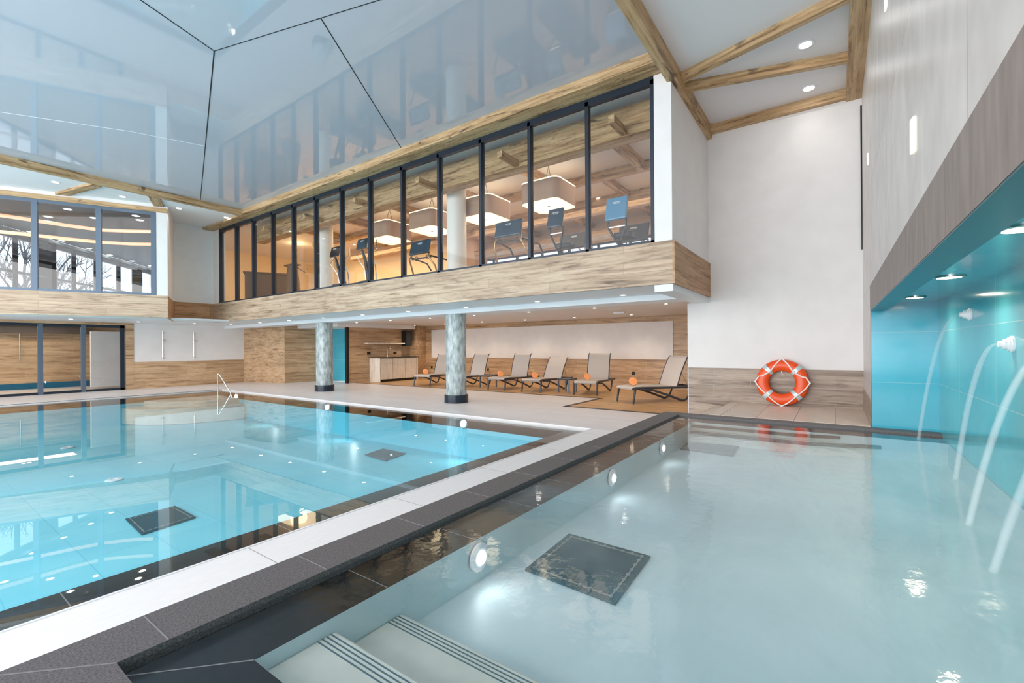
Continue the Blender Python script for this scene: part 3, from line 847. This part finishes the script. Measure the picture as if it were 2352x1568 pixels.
machine('treadmill', 'treadmill whose dark console shows half behind the stepper', 1455, 535, 9.4, .66, .42, 'tread', M['machine'], .35)
machine('treadmill', 'treadmill with dark console low behind the exercise bike', 1318, 553, 9.9, .66, .42, 'tread', M['machine'], .35)
# high counter with stools on the far left upstairs
ca, cb_ = P(558, 622, 'z', 3.93), P(668, 628, 'z', 3.93)
d = (cb_-ca); L_ = d.length; ang = math.atan2(d.y, d.x)
t = thing('bar_counter', 'long brown bar counter behind the leftmost gallery panes', 'counter', (ca.x, ca.y, ZB-.01), ang)
box(0, -.05, 1.06, L_, .5, 1.11, bev=.01).build('counter_top', M['brown'], t)
box(.05, 0, 0, L_-.05, .42, 1.06).build('front', M['brown'], t)
def stool(px, lab):
    c = P(px, 668, 'z', 3.62)
    t = thing('bar_stool', lab, 'bar stool', (c.x, c.y, ZB-.01), ang, 'wire stools at the bar counter')
    MB().lathe([(.02, .78), (.18, .79), (.19, .81), (.12, .82)], n=28).build('seat', M['brown'], t, True)
    for a_ in range(4):
        an = a_*PI/2+.7
        MB().tube([(.1*math.cos(an), .1*math.sin(an), .79), (.22*math.cos(an), .22*math.sin(an), 0)], .009, 6).build('leg', M['chrome'], t, True)
    MB().tube([(.17*math.cos(k_*PI/8), .17*math.sin(k_*PI/8), .3) for k_ in range(16)], .008, 6, closed=True).build('foot_ring', M['chrome'], t, True)
stool(608, 'low round stool with thin metal legs, leftmost at the bar counter')
stool(650, 'low round stool with thin metal legs, in the middle of the bar counter')
stool(693, 'low round stool with thin metal legs at the right end of the counter')
def pedestal(px, py, lab):  # tapered silhouette standing in for an exercise bike
    c = P(px, py, 'x', 8.0)
    t = thing('bike_silhouette', lab, 'exercise machine', (c.x, c.y, ZB-.01), 0, 'upright exercise bike silhouettes')
    h = c.z-ZB
    MB().tube([(0, 0, 0), (0, 0, h*.5), (0, 0, h-.02)], [.3, .22, .15], 20).build('pillar', M['brown'], t, True)
    box(-.14, -.3, h-.03, .14, .3, h+.02, bev=.02).build('top', M['brown'], t)
    MB().tube([(.0, -.2, h-.08), (.1, -.5, h-.25), (.1, -.6, h-.28)], .018, 8).build('handle', M['chrome'], t, True)
pedestal(672, 608, 'tall brown tapered exercise bike silhouette left of the upstairs columns')
pedestal(585, 630, 'shorter brown tapered exercise bike silhouette in front of the bar counter')

# ------------------------------------------------------------------ left wing: turned upper storey
WA = math.atan2(.424, -.906)            # along the wing, away from the corner
def wing(mb, name, mat, parent=None, smooth=False):
    """built with local x along the wing from its corner, local y = inwards (away from the pool)"""
    ob = mb.build(name, mat, parent, smooth)
    if parent is None:
        ob['kind'] = 'structure'
    ob.location = (4.744, 15.056, 0); ob.rotation_euler = (0, 0, WA)
    return ob
# for this heading the inside lies on the local -y side
M['band_w'] = wood('pale_plank_wing', rgb(224, 196, 170), rgb(204, 172, 144), rgb(124, 96, 76), 'x', 'z', .5, .5, (2.6, .16), rgb(150, 130, 105))
wing(MB().box(0, -.05, ZS, 12, 0, 2.80), 'trim_60', M['band_w'])
struct('trim_61', MB().slab([(4.744, 15.056, ZS), (5.49, YW, ZS), (5.49, YW, ZB), (4.744, 15.056, ZB-.02)], (-.05, .03, 0)), M['band_x'])
struct('wall_wing_side', MB().slab([(4.744, 15.056, ZB-.02), (5.49, YW, ZB), (5.49, YW, ZC), (4.744, 15.056, ZC)], (-.05, .03, 0)), M['white'])
wing(MB().box(0.0, -.2, 2.80, .25, 0, 5.08), 'wall_wing_pier', M['white'])
wing(MB().box(0, -.2, 5.08, 12, .03, 5.2), 'trim_62', M['beam_x'])
wing(MB().box(0, -.2, 5.2, 12, 0, ZC), 'wall_wing_header', M['white'])
wn = bpy.data.objects.new('window_3', None); COL.objects.link(wn); wn['kind'] = 'structure'
wn.location = (4.744, 15.056, 0); wn.rotation_euler = (0, 0, WA)
MB().box(.25, -.08, 2.80, 12, -.0, 2.86).box(.25, -.08, 5.0, 12, 0, 5.08).build('frame', M['frame_grey'], wn)
WM = [.31, 1.45, 2.66, 3.87, 5.08, 6.3, 7.5, 8.7, 9.9]
for x in WM: MB().box(x-.055, -.08, 2.82, x+.055, 0.01, 5.05).build('mullion', M['frame_grey'], wn)
for a_, b_ in zip(WM, WM[1:]):
    MB().quad((a_, -.04, 2.85), (b_, -.04, 2.85), (b_, -.04, 5.03), (a_, -.04, 5.03)).build('pane', M['glass_dim'], wn)
# far window front of that room, seen at pixel x 0..355
def fw(px):                                  # far front: world heading 47 degrees
    A = P(0, 535, 'z', 4.85); B = P(355, 630, 'z', 4.85)
    dA = Vector(((px-CX)/F_PX, 0, 0))
    r = _F + R2*((px-CX)/F_PX)
    nx, ny = -(B-A).y, (B-A).x
    tt = (A.x*nx+A.y*ny)/(r.x*nx+r.y*ny)
    return Vector((r.x*tt, r.y*tt, 0))
fa, fb = fw(-140), fw(375)
# wing room
struct('floor_wing', MB().prism([(4.7, 15.15), (-5, 19.7), fa[:2], fb[:2], (5.4, 17.1)], ZS+.05, 2.5), M['wood_floor'])
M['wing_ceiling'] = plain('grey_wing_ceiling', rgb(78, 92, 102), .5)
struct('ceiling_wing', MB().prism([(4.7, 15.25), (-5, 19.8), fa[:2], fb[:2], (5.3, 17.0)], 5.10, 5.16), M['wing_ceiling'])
wn = sempty('window_4')
for z0, z1 in ((2.45, 2.55), (3.72, 3.80), (4.80, 4.95)):
    MB().bar((fa.x, fa.y, (z0+z1)/2), (fb.x, fb.y, (z0+z1)/2), .1, z1-z0).build('rail', M['black'], wn)
for px, wd in ((-60, .12), (36, .12), (110, .42), (170, .12), (221, .12), (273, .12), (316, .35), (352, .12)):
    c = fw(px); MB().bar((c.x, c.y, 2.4), (c.x, c.y, 4.95), wd, .12).build('mullion', M['black'], wn)
struct('wall_wing_header_far', MB().bar((fa.x, fa.y, 5.01), (fb.x, fb.y, 5.01), .2, .1), M['wing_ceiling'])
# curved orange light coves
def cove(pts, z, nm, lab):
    o_ = MB().tube([Vector((p.x, p.y, z)) for p in pts], .05, 8).build(nm, M['led'], None, True)
    return tag(o_, lab, 'light strip')
cove([P(x, y, 'z', 4.92) for x, y in ((-40, 488), (60, 503), (150, 517), (230, 528), (300, 531), (352, 532))], 4.92, 'light_strip', 'upper curved orange light strip behind the left wing windows')
cove([P(x, y, 'z', 4.7) for x, y in ((-40, 528), (60, 538), (150, 548), (230, 556), (300, 560), (352, 561))], 4.7, 'light_strip', 'lower curved orange light strip behind the left wing windows')
area('wing_dim', (2, 19.5, 4.0), (PI, 0, 0), 4, 2, 26, (1, .5, .18))  # unseen upward area light, added for the orange band near the coves

# ------------------------------------------------------------------ glass doors lower left
dn = sempty('door_1')
f_ = MB().box(-6, YD, 0, 4.83, YD+.08, .07).box(-6, YD, 2.03, 4.83, YD+.08, 2.12).box(4.72, YD, 0, 4.83, YD+.08, 2.12)
f_.build('frame', M['frame'], dn)
DM = [P(x, 820, 'y', YD).x for x in (93, 192)]
DM = [DM[0]-2.2, DM[0]-1.1] + DM
for x in DM: MB().box(x-.055, YD-.01, 0, x+.055, YD+.09, 2.1).build('stile', M['frame_grey'], dn)
for a_, b_ in zip(DM, DM[1:]+[4.75]):
    MB().quad((a_, YD+.04, .05), (b_, YD+.04, .05), (b_, YD+.04, 2.05), (a_, YD+.04, 2.05)).build('pane', M['glass'], dn)
struct('trim_63', MB().box(-6, YD-.02, 2.12, 5.07, YD+.1, 2.2).box(4.86, YD-.02, 0, 5.07, YD+.1, 2.12), M['tile_x'])
struct('wall_behind_doors', MB().box(-3, 22.4, 0, 9, 22.5, 2.3), M['tile_x'])
struct('baseboard_behind_doors', MB().box(-3, 22.37, 0, 9, 22.4, .2), M['blue'])
struct('ceiling_behind_doors', MB().box(-6, YD+.1, 2.2, 9, 24, 2.25), M['white_ceiling'])
struct('wall_behind_doors_beam', MB().box(-3, 21.9, 1.9, 4.6, 22.38, 2.1), M['dark_trim'])
struct('wall_behind_doors_block', MB().box(4.3, 20.6, 0.05, 5.6, 20.75, 1.95), M['white'])
struct('wall_behind_doors_side', MB().box(5.6, YD+.1, 0, 5.7, 24, 2.3), M['black'])
area('door_room_fill', (2.5, 21.2, 2.15), (0, 0, 0), 3, .6, 26, (1, .84, .64))  # unseen area fill that keeps the room behind the doors dimly warm

# ------------------------------------------------------------------ windows behind the photographer (left as frames; daylight enters)
wn = sempty('window_5')
mb = MB()
for z in (0.0, 2.6, 5.2): mb.box(-6.05, -1, z, -5.95, 24, z+.12)
mb.build('frame', M['frame'], wn)
for y in range(0, 24, 2): MB().box(-6.05, y-.06, 0, -5.95, y+.06, 5.3).build('mullion', M['frame'], wn)
struct('floor_terrace', MB().box(-60, -40, -.6, -6.05, 60, -.5), M['snow'])
struct('floor_behind', MB().box(-6, -1, -.3, .2, 1.9, 0), M['deck'])

# ------------------------------------------------------------------ downlights
def downlight(loc, lab, grp, r=.05, power=6, col=(1, .93, .84), mat=None, size=130, ring=None):
    t = thing('downlight', lab, 'downlight', loc, 0, grp)
    MB().lathe([(r*1.35, 0), (r*1.35, -.008), (r, -.010), (r, 0)], n=24).build('bezel', ring or M['white_gloss'], t, True)
    MB().lathe([(r*.95, -.002), (r*.95, -.009), (r*.4, -.011)], n=20).build('lens', mat or M['lamp_cool'], t, True)
    if power:
        spot('downlight_beam', (0, 0, -.03), power, col, size, .05, t)
    return t
SO = [(7.53, 2.98), (7.53, 4.73), (7.55, 6.6), (7.54, 8.44), (7.54, 10.21), (7.54, 12.05), (7.54, 13.9), (7.53, 15.72), (7.52, 17.8), (6.36, 17.8), (4.86, 17.9), (3.25, 17.6)]
for i, (x, y) in enumerate(SO):
    downlight((x, y, ZS), 'small round downlight in the pale blue soffit, %s from the right' % ORD[i], 'downlights under the gallery edge', .045, 24, (1, .95, .9))
LO = [(10.15, y) for y in (3.03, 4.75, 6.65, 8.55, 10.36, 12.25, 14.1)]
for i, (x, y) in enumerate(LO):
    downlight((x, y, 2.25), 'tiny downlight in the lounge ceiling, front row, %s from the right' % ORD[i], 'downlights in the lounge ceiling', .035, 42, (1, .84, .66), M['lamp_warm'])
LB = [(12.95, y) for y in (4.88, 6.75, 8.65, 10.54, 12.4, 14.1)]
for i, (x, y) in enumerate(LB):
    downlight((x, y, 2.25), 'tiny downlight in the lounge ceiling, rear row, %s from the right' % ORD[i], 'downlights in the lounge ceiling', .035, 64, (1, .82, .62), M['lamp_warm'])
for (px, py), lab in zip([(1850, 102), (1858, 202)], ['nearer the camera between the crossing beams', 'nearer the lifebuoy wall between the crossing beams']):
    c = P(px, py, 'z', ZC)
    downlight(c, 'large round downlight in the right white ceiling, '+lab, 'downlights between the timber beams', .075, 10, (1, .93, .85))
for i, (px, py) in enumerate([(128, 418), (282, 451), (411, 478), (520, 499)]):
    c = P(px, py, 'z', ZC)
    downlight(c, 'round downlight in the left white ceiling, %s from the left' % ORD[i], 'downlights over the far wall', .06, 14, (1, .95, .88))
for i, (px, py) in enumerate([(2101, 682), (2180, 635), (2352, 522)]):
    c = P(px, py, 'z', 1.80)
    downlight(c, 'warm downlight in the teal niche ceiling, %s from the far end' % ORD[i], 'downlights in the teal niche', .07, 22, (1, .88, .66), M['lamp_warm'], 140, M['chrome'])
WL = [(110, 497), (156, 480), (216, 500), (312, 495), (321, 505), (70, 532), (142, 552), (204, 570), (252, 585), (304, 599), (345, 610), (4, 494)]
for i, (px, py) in enumerate(WL):
    c = P(px, py, 'z', 5.10)
    downlight(c, 'small warm downlight behind the left wing glass, %s listed clockwise' % ORD[i], 'downlights in the wing room', .08, 0, mat=M['lamp_warm'])
c = P(682, 756, 'z', 2.1)
downlight((11.4 if c.x > 11.4 else c.x, 16.2, 2.1), 'downlight in the lowered ceiling left of the farther column', 'downlights in the lounge ceiling', .04, 30)
WG = [(1375, 455, 11), (1105, 570, 11), (1327, 520, 12), (1457, 500, 12), (636, 528, 7.9)]
for i, (px, py, xx) in enumerate(WG):
    c = P(px, py, 'z', 5.41)
    if c.x > 13.8: c = P(px, py, 'z', 5.0)
    downlight((min(c.x, 13.5), c.y, 5.41), 'warm downlight upstairs, '+['above the stepper', 'above the wide treadmill', 'above the exercise bike', 'above the rightmost console', 'near the drum lamp'][i], 'downlights in the upstairs room', .07, 8, (1, .7, .4), M['lamp_warm'])
# warm wall slots on the stone wall
for i, (px, py, zz, wd, hh) in enumerate(((2099, 311, 0, .07, .22), (1994, 365, 0, .05, .18), (2036, -4, 0, .06, .2))):
    c = P(px, py, 'y', YS)
    o_ = MB().slab([(-wd, 0, -hh/2), (wd, 0, -hh/2+.03), (wd, 0, hh/2), (-wd, 0, hh/2-.03)], (0, .01, 0)).build('wall_light', M['wall_glow'], None, False, (c.x, YS, c.z))
    tag(o_, ('flat glowing warm wall light in the middle of the stone wall', 'slim glowing warm wall light at the far end of the stone wall', 'glowing warm wall light near the top of the stone wall')[i], 'wall light', 'wall lights on the stone wall')

# ------------------------------------------------------------------ lifebuoy
c = P(1796, 878, 'x', XR-.14)
t = thing('lifebuoy', 'orange lifebuoy with silver bands and white rope leaning on the timber wall', 'lifebuoy', (XR-.13, c.y, CZ+.01))
Rm, rm = .285, .095
n1, n2 = 72, 20
t2 = MB()
path = [(0, Rm*math.cos(2*PI*k_/n1), Rm*math.sin(2*PI*k_/n1)) for k_ in range(n1)]
TI = .1
rot = (0, TI, 0)
hb = Rm+rm
bu = MB().tube(path, rm, n2, closed=True, flat=1).build('ring', M['ring'], t, True, (0, 0, hb), rot)
bu.scale = (.62, 1, 1)
for a0 in (45, 135, 225, 315):
    pts = [(0, Rm*math.cos(math.radians(a0+d_)), Rm*math.sin(math.radians(a0+d_))) for d_ in (-6, -3, 0, 3, 6)]
    o_ = MB().tube(pts, rm*1.015, n2, cap=False).build('band', M['tape'], t, True, (0, 0, hb), rot)
    o_.scale = (.62, 1, 1)
rp = []
for k_ in range(97):
    a1 = 2*PI*k_/96
    # rope swings in towards the ring body between four fixing points
    ph = (a1-PI/2) % (PI/2) / (PI/2)
    dip = math.sin(ph*PI)
    rr_ = (Rm+rm+.008) - dip*.085
    if math.sin(a1) > .3: rr_ -= dip*.06
    rp.append((-.045-.025*dip, rr_*math.cos(a1), rr_*math.sin(a1)))
MB().tube(rp, .0105, 8, closed=True).build('rope', M['rope'], t, True, (0, 0, hb), rot)
for a0 in (0, 90, 180, 270):
    a1 = math.radians(a0)
    MB().tube([(-.045, (Rm+rm+.01)*math.cos(a1+d_), (Rm+rm+.01)*math.sin(a1+d_)) for d_ in (-.03, 0, .03)], .015, 8).build('knot', M['rope'], t, True, (0, 0, hb), rot)
MB().tube([(.02, .01, hb+.2), (.01, .0, hb+.15), (.02, -.02, hb+.12)], .006, 6).build('rope_end', M['rope'], t, True)

# ------------------------------------------------------------------ water spouts
def spout(px, py, ld, lab, n):
    c = P(px, py, 'y', -.93)
    t = thing('water_spout', 'round white plastic water spout on the teal wall, '+lab, 'water spout', (c.x, -.97, c.z), 0, 'water spouts on the teal wall')
    MB().lathe([(.055, 0), (.055, .012), (.045, .016), (.045, .024), (.036, .028), (.034, .045), (.024, .05), (.02, .07)], (0, 0, 0), 28, 'y').build('nozzle', M['white_gloss'], t, True)
    l_ = P(ld[0], ld[1], 'z', WZ)
    pts = []; rs = []
    for k_ in range(25):
        s_ = k_/24
        x = c.x+(l_.x-c.x)*s_
        y = -.90+(l_.y+.90)*s_
        z = c.z+.03*s_*2-(c.z+.06-WZ)*s_**2
        pts.append((x, y, z)); rs.append(.007+.011*min(1, s_*2.2))
    o_ = MB().tube(pts, rs, 12).build('water_jet', M['jet'], None, True)
    tag(o_, 'thin arc of falling water, '+lab, 'water jet', 'arcs of water into the whirlpool')
spout(2215, 722, (2110, 1008), 'farthest from the camera', 0)
spout(2307, 790, (2195, 1100), 'second from the far end', 1)
# spouts beyond the right edge of the frame, their jets fall inside it
for (sx, sz, ld, lab) in ((3.32, 1.3, (2225, 1205), 'third from the far end'), (2.5, 1.3, (2282, 1312), 'nearest the camera')):
    t = thing('water_spout', 'round white plastic water spout on the teal wall, '+lab, 'water spout', (sx, -.97, sz), 0, 'water spouts on the teal wall')
    MB().lathe([(.055, 0), (.055, .012), (.045, .016), (.034, .045), (.02, .07)], (0, 0, 0), 28, 'y').build('nozzle', M['white_gloss'], t, True)
    l_ = P(ld[0], ld[1], 'z', WZ)
    pts = []; rs = []
    for k_ in range(25):
        s_ = k_/24
        pts.append((sx+(l_.x-sx)*s_, -.90+(l_.y+.90)*s_, sz+.06*s_-(sz+.06-WZ)*s_**2)); rs.append(.007+.011*min(1, s_*2.2))
    o_ = MB().tube(pts, rs, 12).build('water_jet', M['jet'], None, True)
    tag(o_, 'thin arc of falling water, '+lab, 'water jet', 'arcs of water into the whirlpool')

# ------------------------------------------------------------------ shower bars on the white wall
for px, lab in ((373, 'left of the two'), (445, 'right of the two')):
    c = P(px, 793, 'y', YD-.04)
    t = thing('shower_bar', 'slim steel shower riser bar on the white wall, '+lab, 'shower', (c.x, YD, .97), 0, 'shower bars on the white wall')
    MB().tube([(0, -.05, 0), (0, -.05, .98)], .014, 10).build('riser', M['chrome'], t, True)
    for z in (.05, .93): MB().lathe([(.03, -.06), (.03, 0)], (0, 0, z), 16, 'y').build('bracket', M['chrome'], t, True)
    MB().tube([(0, -.06, .7), (.04, -.1, .66), (.06, -.13, .60)], .014, 8).build('hand_shower', M['chrome'], t, True)
c = P(46, 790, 'y', 22.3)
t = thing('shower_bar', 'shower riser lit from above on the wall behind the glass doors', 'shower', (c.x, 22.37, .95))
MB().tube([(0, -.05, 0), (0, -.05, 1.0)], .014, 10).build('riser', M['chrome'], t, True)
MB().lathe([(.06, -.12), (.06, -.02)], (0, 0, .98), 16, 'y').build('shower_head', M['chrome'], t, True)
for px, py, lab in ((53, 760, 'left'), (65, 758, 'right')):  # added lamps in place of lights reflected in the door glass
    c = P(px, py, 'y', 20.9); c.z = 2.2
    downlight(c, 'warm downlight added behind the glass doors for a reflection, %s of the pair' % lab, 'downlights added behind the glass doors', .05, 10, (1, .8, .5), M['lamp_warm'])

# ------------------------------------------------------------------ bar niche
t = thing('kitchenette_cabinet', 'pale whitewashed base cabinet with black plinth against the timber wall', 'cabinet', (11.29, 14.25, 0))
W_ = 1.95; D_ = .64; H_ = .93
box(0, 0, 0, .02, D_, H_).box(.021, .035, .09, W_-.041, D_, H_-.001).box(W_-.04, 0, 0, W_, D_, H_).build('body', M['larch'], t)
box(.02, .06, 0, W_-.04, .1, .09).build('plinth', M['black'], t)
for i in range(3):
    x0 = .03+i*.62
    d_ = box(x0, .0, .1, x0+.6, .03, .70, bev=.004).build('door', M['larch'], t)
    d_ = box(x0, .0, .71, x0+.6, .03, .9, bev=.004).build('drawer', M['larch'], t)
    box(x0+.05, -.012, .70, x0+.5, 0, .715).build('handle', M['larch'], d_)
w1 = box(-.03, -.03, H_, W_+.02, D_, H_+.025, bev=.004).build('worktop', M['black'], None, False, (11.29, 14.25, 0))
tag(w1, 'thin black worktop on the whitewashed cabinet', 'worktop')
t = thing('kitchen_tap', 'tall slim steel tap standing on the black worktop', 'tap', (12.0, 14.68, H_+.025))
MB().lathe([(.03, 0), (.03, .01), (.022, .02), (.022, .06)], n=20).build('base', M['chrome'], t, True)
MB().tube([(0, 0, .05), (0, 0, .36), (0, -.02, .38), (0, -.16, .38), (0, -.17, .36), (0, -.17, .32)], .014, 10).build('spout', M['chrome'], t, True)
MB().tube([(0, 0, .08), (.06, 0, .11)], .008, 8).build('lever', M['chrome'], t, True)
tag(box(-1.02, -.22, -.02, 1.02, 0, .02, bev=.003).build('wall_shelf', M['larch'], None, False, (12.1, 14.9, 1.5)), 'long pale floating shelf above the whitewashed cabinet', 'shelf')
def socket(loc, ax, lab, wd=.16):
    t = thing('wall_socket', lab, 'socket', loc, 0, 'black wall sockets')
    if ax == 'y':
        box(-wd/2, -.012, -.05, wd/2, 0, .05, bev=.003).build('plate', M['black'], t)
        for s_ in ((-.04, .04) if wd > .1 else (0,)):
            MB().lathe([(.02, -.014), (.02, -.010)], (s_, 0, 0), 16, 'y').build('outlet', M['machine'], t)
    else:
        box(-.012, -.05, -.05, 0, .05, .05, bev=.003).build('plate', M['black'], t)
        MB().lathe([(.02, -.014), (.02, -.010)], (0, 0, 0), 16, 'x').build('outlet', M['machine'], t)
c = P(847, 811, 'y', 14.9); socket(c, 'y', 'black double socket left of the steel tap')
c = P(907, 810, 'y', 14.9); socket(c, 'y', 'black double socket right of the steel tap')
c = P(992, 843, 'x', XL); socket(c, 'x', 'black socket behind the farthest sun lounger', .1)
c = P(1121, 848, 'x', XL); socket(c, 'x', 'black socket right of the near column', .1)
c = P(1455, 857, 'x', XL); socket(c, 'x', 'black socket left of the nearest sun lounger', .1)
c = P(939, 776, 'y', 14.5)
t = thing('wall_speaker', 'tall black speaker mounted beside the timber pier', 'speaker', (13.3, 14.62, 1.4))
c1, c2 = P(933, 759, 'y', 14.6), P(946, 794, 'y', 14.6)
t.location = (c1.x, 14.6, c2.z)
hh, ww = c1.z-c2.z, c2.x-c1.x
box(0, 0, 0, ww, .3, hh, bev=.01).build('cabinet', M['black'], t)
box(.02, -.008, .03, ww-.02, 0, hh-.03).build('grille', M['machine'], t)
# exit luminaire on lounge ceiling
c = P(1423, 716, 'z', 2.25)
t = thing('emergency_light', 'flat white emergency luminaire on the lounge ceiling', 'emergency light', (c.x, c.y, 2.25))
box(-.06, -.16, -.05, .06, .16, 0, bev=.01).build('housing', M['white_gloss'], t)
box(-.045, -.14, -.056, .045, .14, -.05).build('diffuser', M['tape'], t)
for px, py, lab in ((1403, 710, 'nearer the emergency luminaire'), (1213, 727, 'behind the near column')):
    c = P(px, py, 'z', 2.25)
    o_ = MB().box(-.03, -.3, -.006, .03, .3, 0).build('air_grille', M['soffit'], None, False, (c.x, c.y, 2.249))
    tag(o_, 'slim white air slot in the lounge ceiling, '+lab, 'air vent', 'air slots in the lounge ceiling')

# ------------------------------------------------------------------ sun loungers
def make_lounger(loc, rz, lab, ang=70, flat_top=.75):
    """local +x towards the head, origin at the foot end on the floor"""
    t = thing('sun_lounger', lab, 'sun lounger', loc, rz, 'sun loungers in the lounge')
    W = .31
    # seat sling with curled front lip
    prof = [(-.03, .315), (-.045, .335), (-.035, .358), (.0, .372), (.25, .385), (.6, .375), (1.0, .355), (1.2, .352)]
    mb = MB()
    for (xa, za), (xb, zb2) in zip(prof, prof[1:]):
        mb.slab([(xa, -W, za), (xb, -W, zb2), (xb, W, zb2), (xa, W, za)], (0, 0, .01))
    mb.build('seat_sling', M['sling'], t, True)
    a = math.radians(ang)
    mb = MB()
    pr = [(0, 0), (flat_top*.5, -.02), (flat_top*.92, .0), (flat_top*.98, .02), (flat_top, .05)]
    pr = [(1.2+u_*math.cos(a)+v_*math.sin(a), .355+u_*math.sin(a)-v_*math.cos(a)) for u_, v_ in pr]
    for (xa, za), (xb, zb2) in zip(pr, pr[1:]):
        mb.slab([(xa, -W, za), (xb, -W, zb2), (xb, W, zb2), (xa, W, za)], (.012, 0, 0))
    bk = mb.build('backrest_sling', M['sling'], t, True)
    for s_ in (-1, 1):
        y = s_*(W+.012)
        MB().tube([(p[0]+.006, y, p[1]) for p in pr], .014, 8).build('back_frame', M['resin'], t, True)
        MB().tube([(-.03, y, .33), (.05, y, .36), (.4, y, .352), (1.2, y, .335), (1.95, y, .325)], .022, 8, flat=1.2).build('side_rail', M['resin'], t, True)
        MB().tube([(.04, y, .35), (.02, y, .25), (-.02, y, 0)], [.03, .026, .022], 8).build('front_leg', M['resin'], t, True)
        MB().tube([(.15, y, .33), (.5, y, .30), (.9, y, .18), (1.3, y, .04), (1.38, y, .0)], [.024, .024, .026, .028, .026], 8).build('arched_leg', M['resin'], t, True)
        MB().tube([(1.38, y, .02), (1.48, y, .05), (1.56, y, .16), (1.62, y, .32)], [.026, .024, .02, .018], 8).build('brace', M['resin'], t, True)
        MB().tube([(1.2+.35*math.cos(a), y, .355+.35*math.sin(a)), (1.55, y, .33)], .007, 6).build('back_stay', M['chrome'], t, True)
    MB().bar((1.93, -W, .325), (1.93, W, .325), .03, .03).build('end_bar', M['resin'], t)
    MB().bar((.05, -W, .32), (.05, W, .32), .03, .03).build('end_bar', M['resin'], t)
    return t
def towel(lounger_loc, rz, x, y, lab):
    p = Vector(lounger_loc)+Matrix.Rotation(rz, 3, 'Z') @ Vector((x, y, 0))
    t = thing('rolled_towel', lab, 'towel', (p.x, p.y, .385+.008), math.atan2(p.y, p.x)+.12, 'rolled orange towels')
    r = .088
    MB().lathe([(r*.9, 0), (r, .02), (r, .2), (r*.9, .22)], (0, 0, r), 32, 'x').build('roll', M['towel'], t, True)
    sp = [(-.002, (r*.82*(1-k_/40))*math.cos(k_*.45), r+(r*.82*(1-k_/40))*math.sin(k_*.45)) for k_ in range(38)]
    MB().tube(sp, .004, 5).build('rolled_edge', M['towel'], t, True)
LG = [((10.14, 3.97, 0), math.radians(-34), 'sun lounger half hidden by the lifebuoy wall, nearest the camera', 66, .80),
      ((11.16, 5.50, 0), math.radians(9), 'sun lounger with raised back, second from the right, behind the floor step', 74, .80),
      ((11.06, 7.18, 0), 0, 'sun lounger with the lowest backrest, third from the right', 58, .76),
      ((11.08, 8.46, 0), 0, 'sun lounger with raised back just right of the small side table', 72, .80),
      ((11.0, 10.17, 0), 0, 'sun lounger directly behind the near column', 70, .80),
      ((10.9, 11.52, 0), math.radians(12), 'sun lounger farthest left, beside the kitchenette', 66, .80)]
TW = ['nearest the camera', 'on the second lounger from the right', 'on the lounger with the lowest backrest', 'on the lounger right of the near column', None, 'on the farthest lounger']
for (loc, rz, lab, an, ft), tw in zip(LG, TW):
    make_lounger(loc, rz, 'taupe and anthracite '+lab, an, ft)
    if tw: towel(loc, rz, .22, 0.0, 'rolled orange towel '+tw)
def side_table(x, y, lab):
    t = thing('side_table', lab, 'side table', (x, y, 0), 0, 'low side tables between loungers')
    box(-.25, -.2, .36, .25, .2, .39, bev=.01).build('table_top', M['resin'], t)
    for sx in (-.22, .22):
        for sy in (-.17, .17): box(sx-.018, sy-.018, 0, sx+.018, sy+.018, .36).build('leg', M['frame_grey'], t)
side_table(11.75, 9.32, 'low anthracite side table just right of the near column')
side_table(11.7, 6.35, 'low anthracite side table beside the lounger with the lowest backrest')

# ------------------------------------------------------------------ winter trees outside
def tree(x, y, h, lab, seed):
    rnd = random.Random(seed)
    t = thing('bare_tree', lab, 'tree', (x, y, -.5), 0, 'bare winter trees outside')
    br = MB()
    def grow(p, d, L, r, dep):
        q_ = p+d*L
        mid = p.lerp(q_, .5)+Vector((rnd.uniform(-.05, .05), rnd.uniform(-.05, .05), 0))*L
        br.tube([p, mid, q_], [r, r*.8, r*.6], 5, cap=False)
        if dep == 0: return
        for _ in range(3 if dep > 1 else 4):
            nd = (d+Vector((rnd.uniform(-.8, .8), rnd.uniform(-.8, .8), rnd.uniform(-.15, .5)))).normalized()
            grow(p.lerp(q_, rnd.uniform(.55, 1)), nd, L*rnd.uniform(.5, .75), r*.55, dep-1)
    MB().tube([(0, 0, 0), (.05, 0, h*.25), (0, .05, h*.5)], [.16, .12, .09], 8).build('trunk', M['bark'], t, True)
    for k_ in range(6):
        a1 = rnd.uniform(0, 2*PI)
        grow(Vector((0, 0, h*(.25+.05*k_))), Vector((math.cos(a1)*.6, math.sin(a1)*.6, .7)).normalized(), h*.22, .06, 3)
    grow(Vector((0, 0.05, h*.5)), Vector((0, 0, 1)), h*.25, .08, 3)
    br.build('branches', M['bark'], t)
for i, (px, dist, h, lab) in enumerate(((-10, 22, 9, 'bare frosted tree outside, at the left edge of the wing windows'), (62, 24, 9.5, 'bare frosted tree outside, behind the second far window bay'), (135, 26, 8.5, 'thin bare tree outside, in the middle far window bay'), (190, 32, 7.5, 'small bare tree outside, right of the broad dark post'))):
    r = _F + R2*((px-CX)/F_PX)
    tree(r.x*dist, r.y*dist, h, lab, 20+i)
struct('floor_snow', MB().box(-40, 36, -.6, 30, 90, -.5), M['snow'])
for i, (y, lab) in enumerate(((3.6, 'bare frosted tree outside the upstairs far window, rightmost'), (6.4, 'bare frosted tree outside the upstairs far window, leftmost'))):
    tree(20+i, y+2, 11, lab, 40+i)
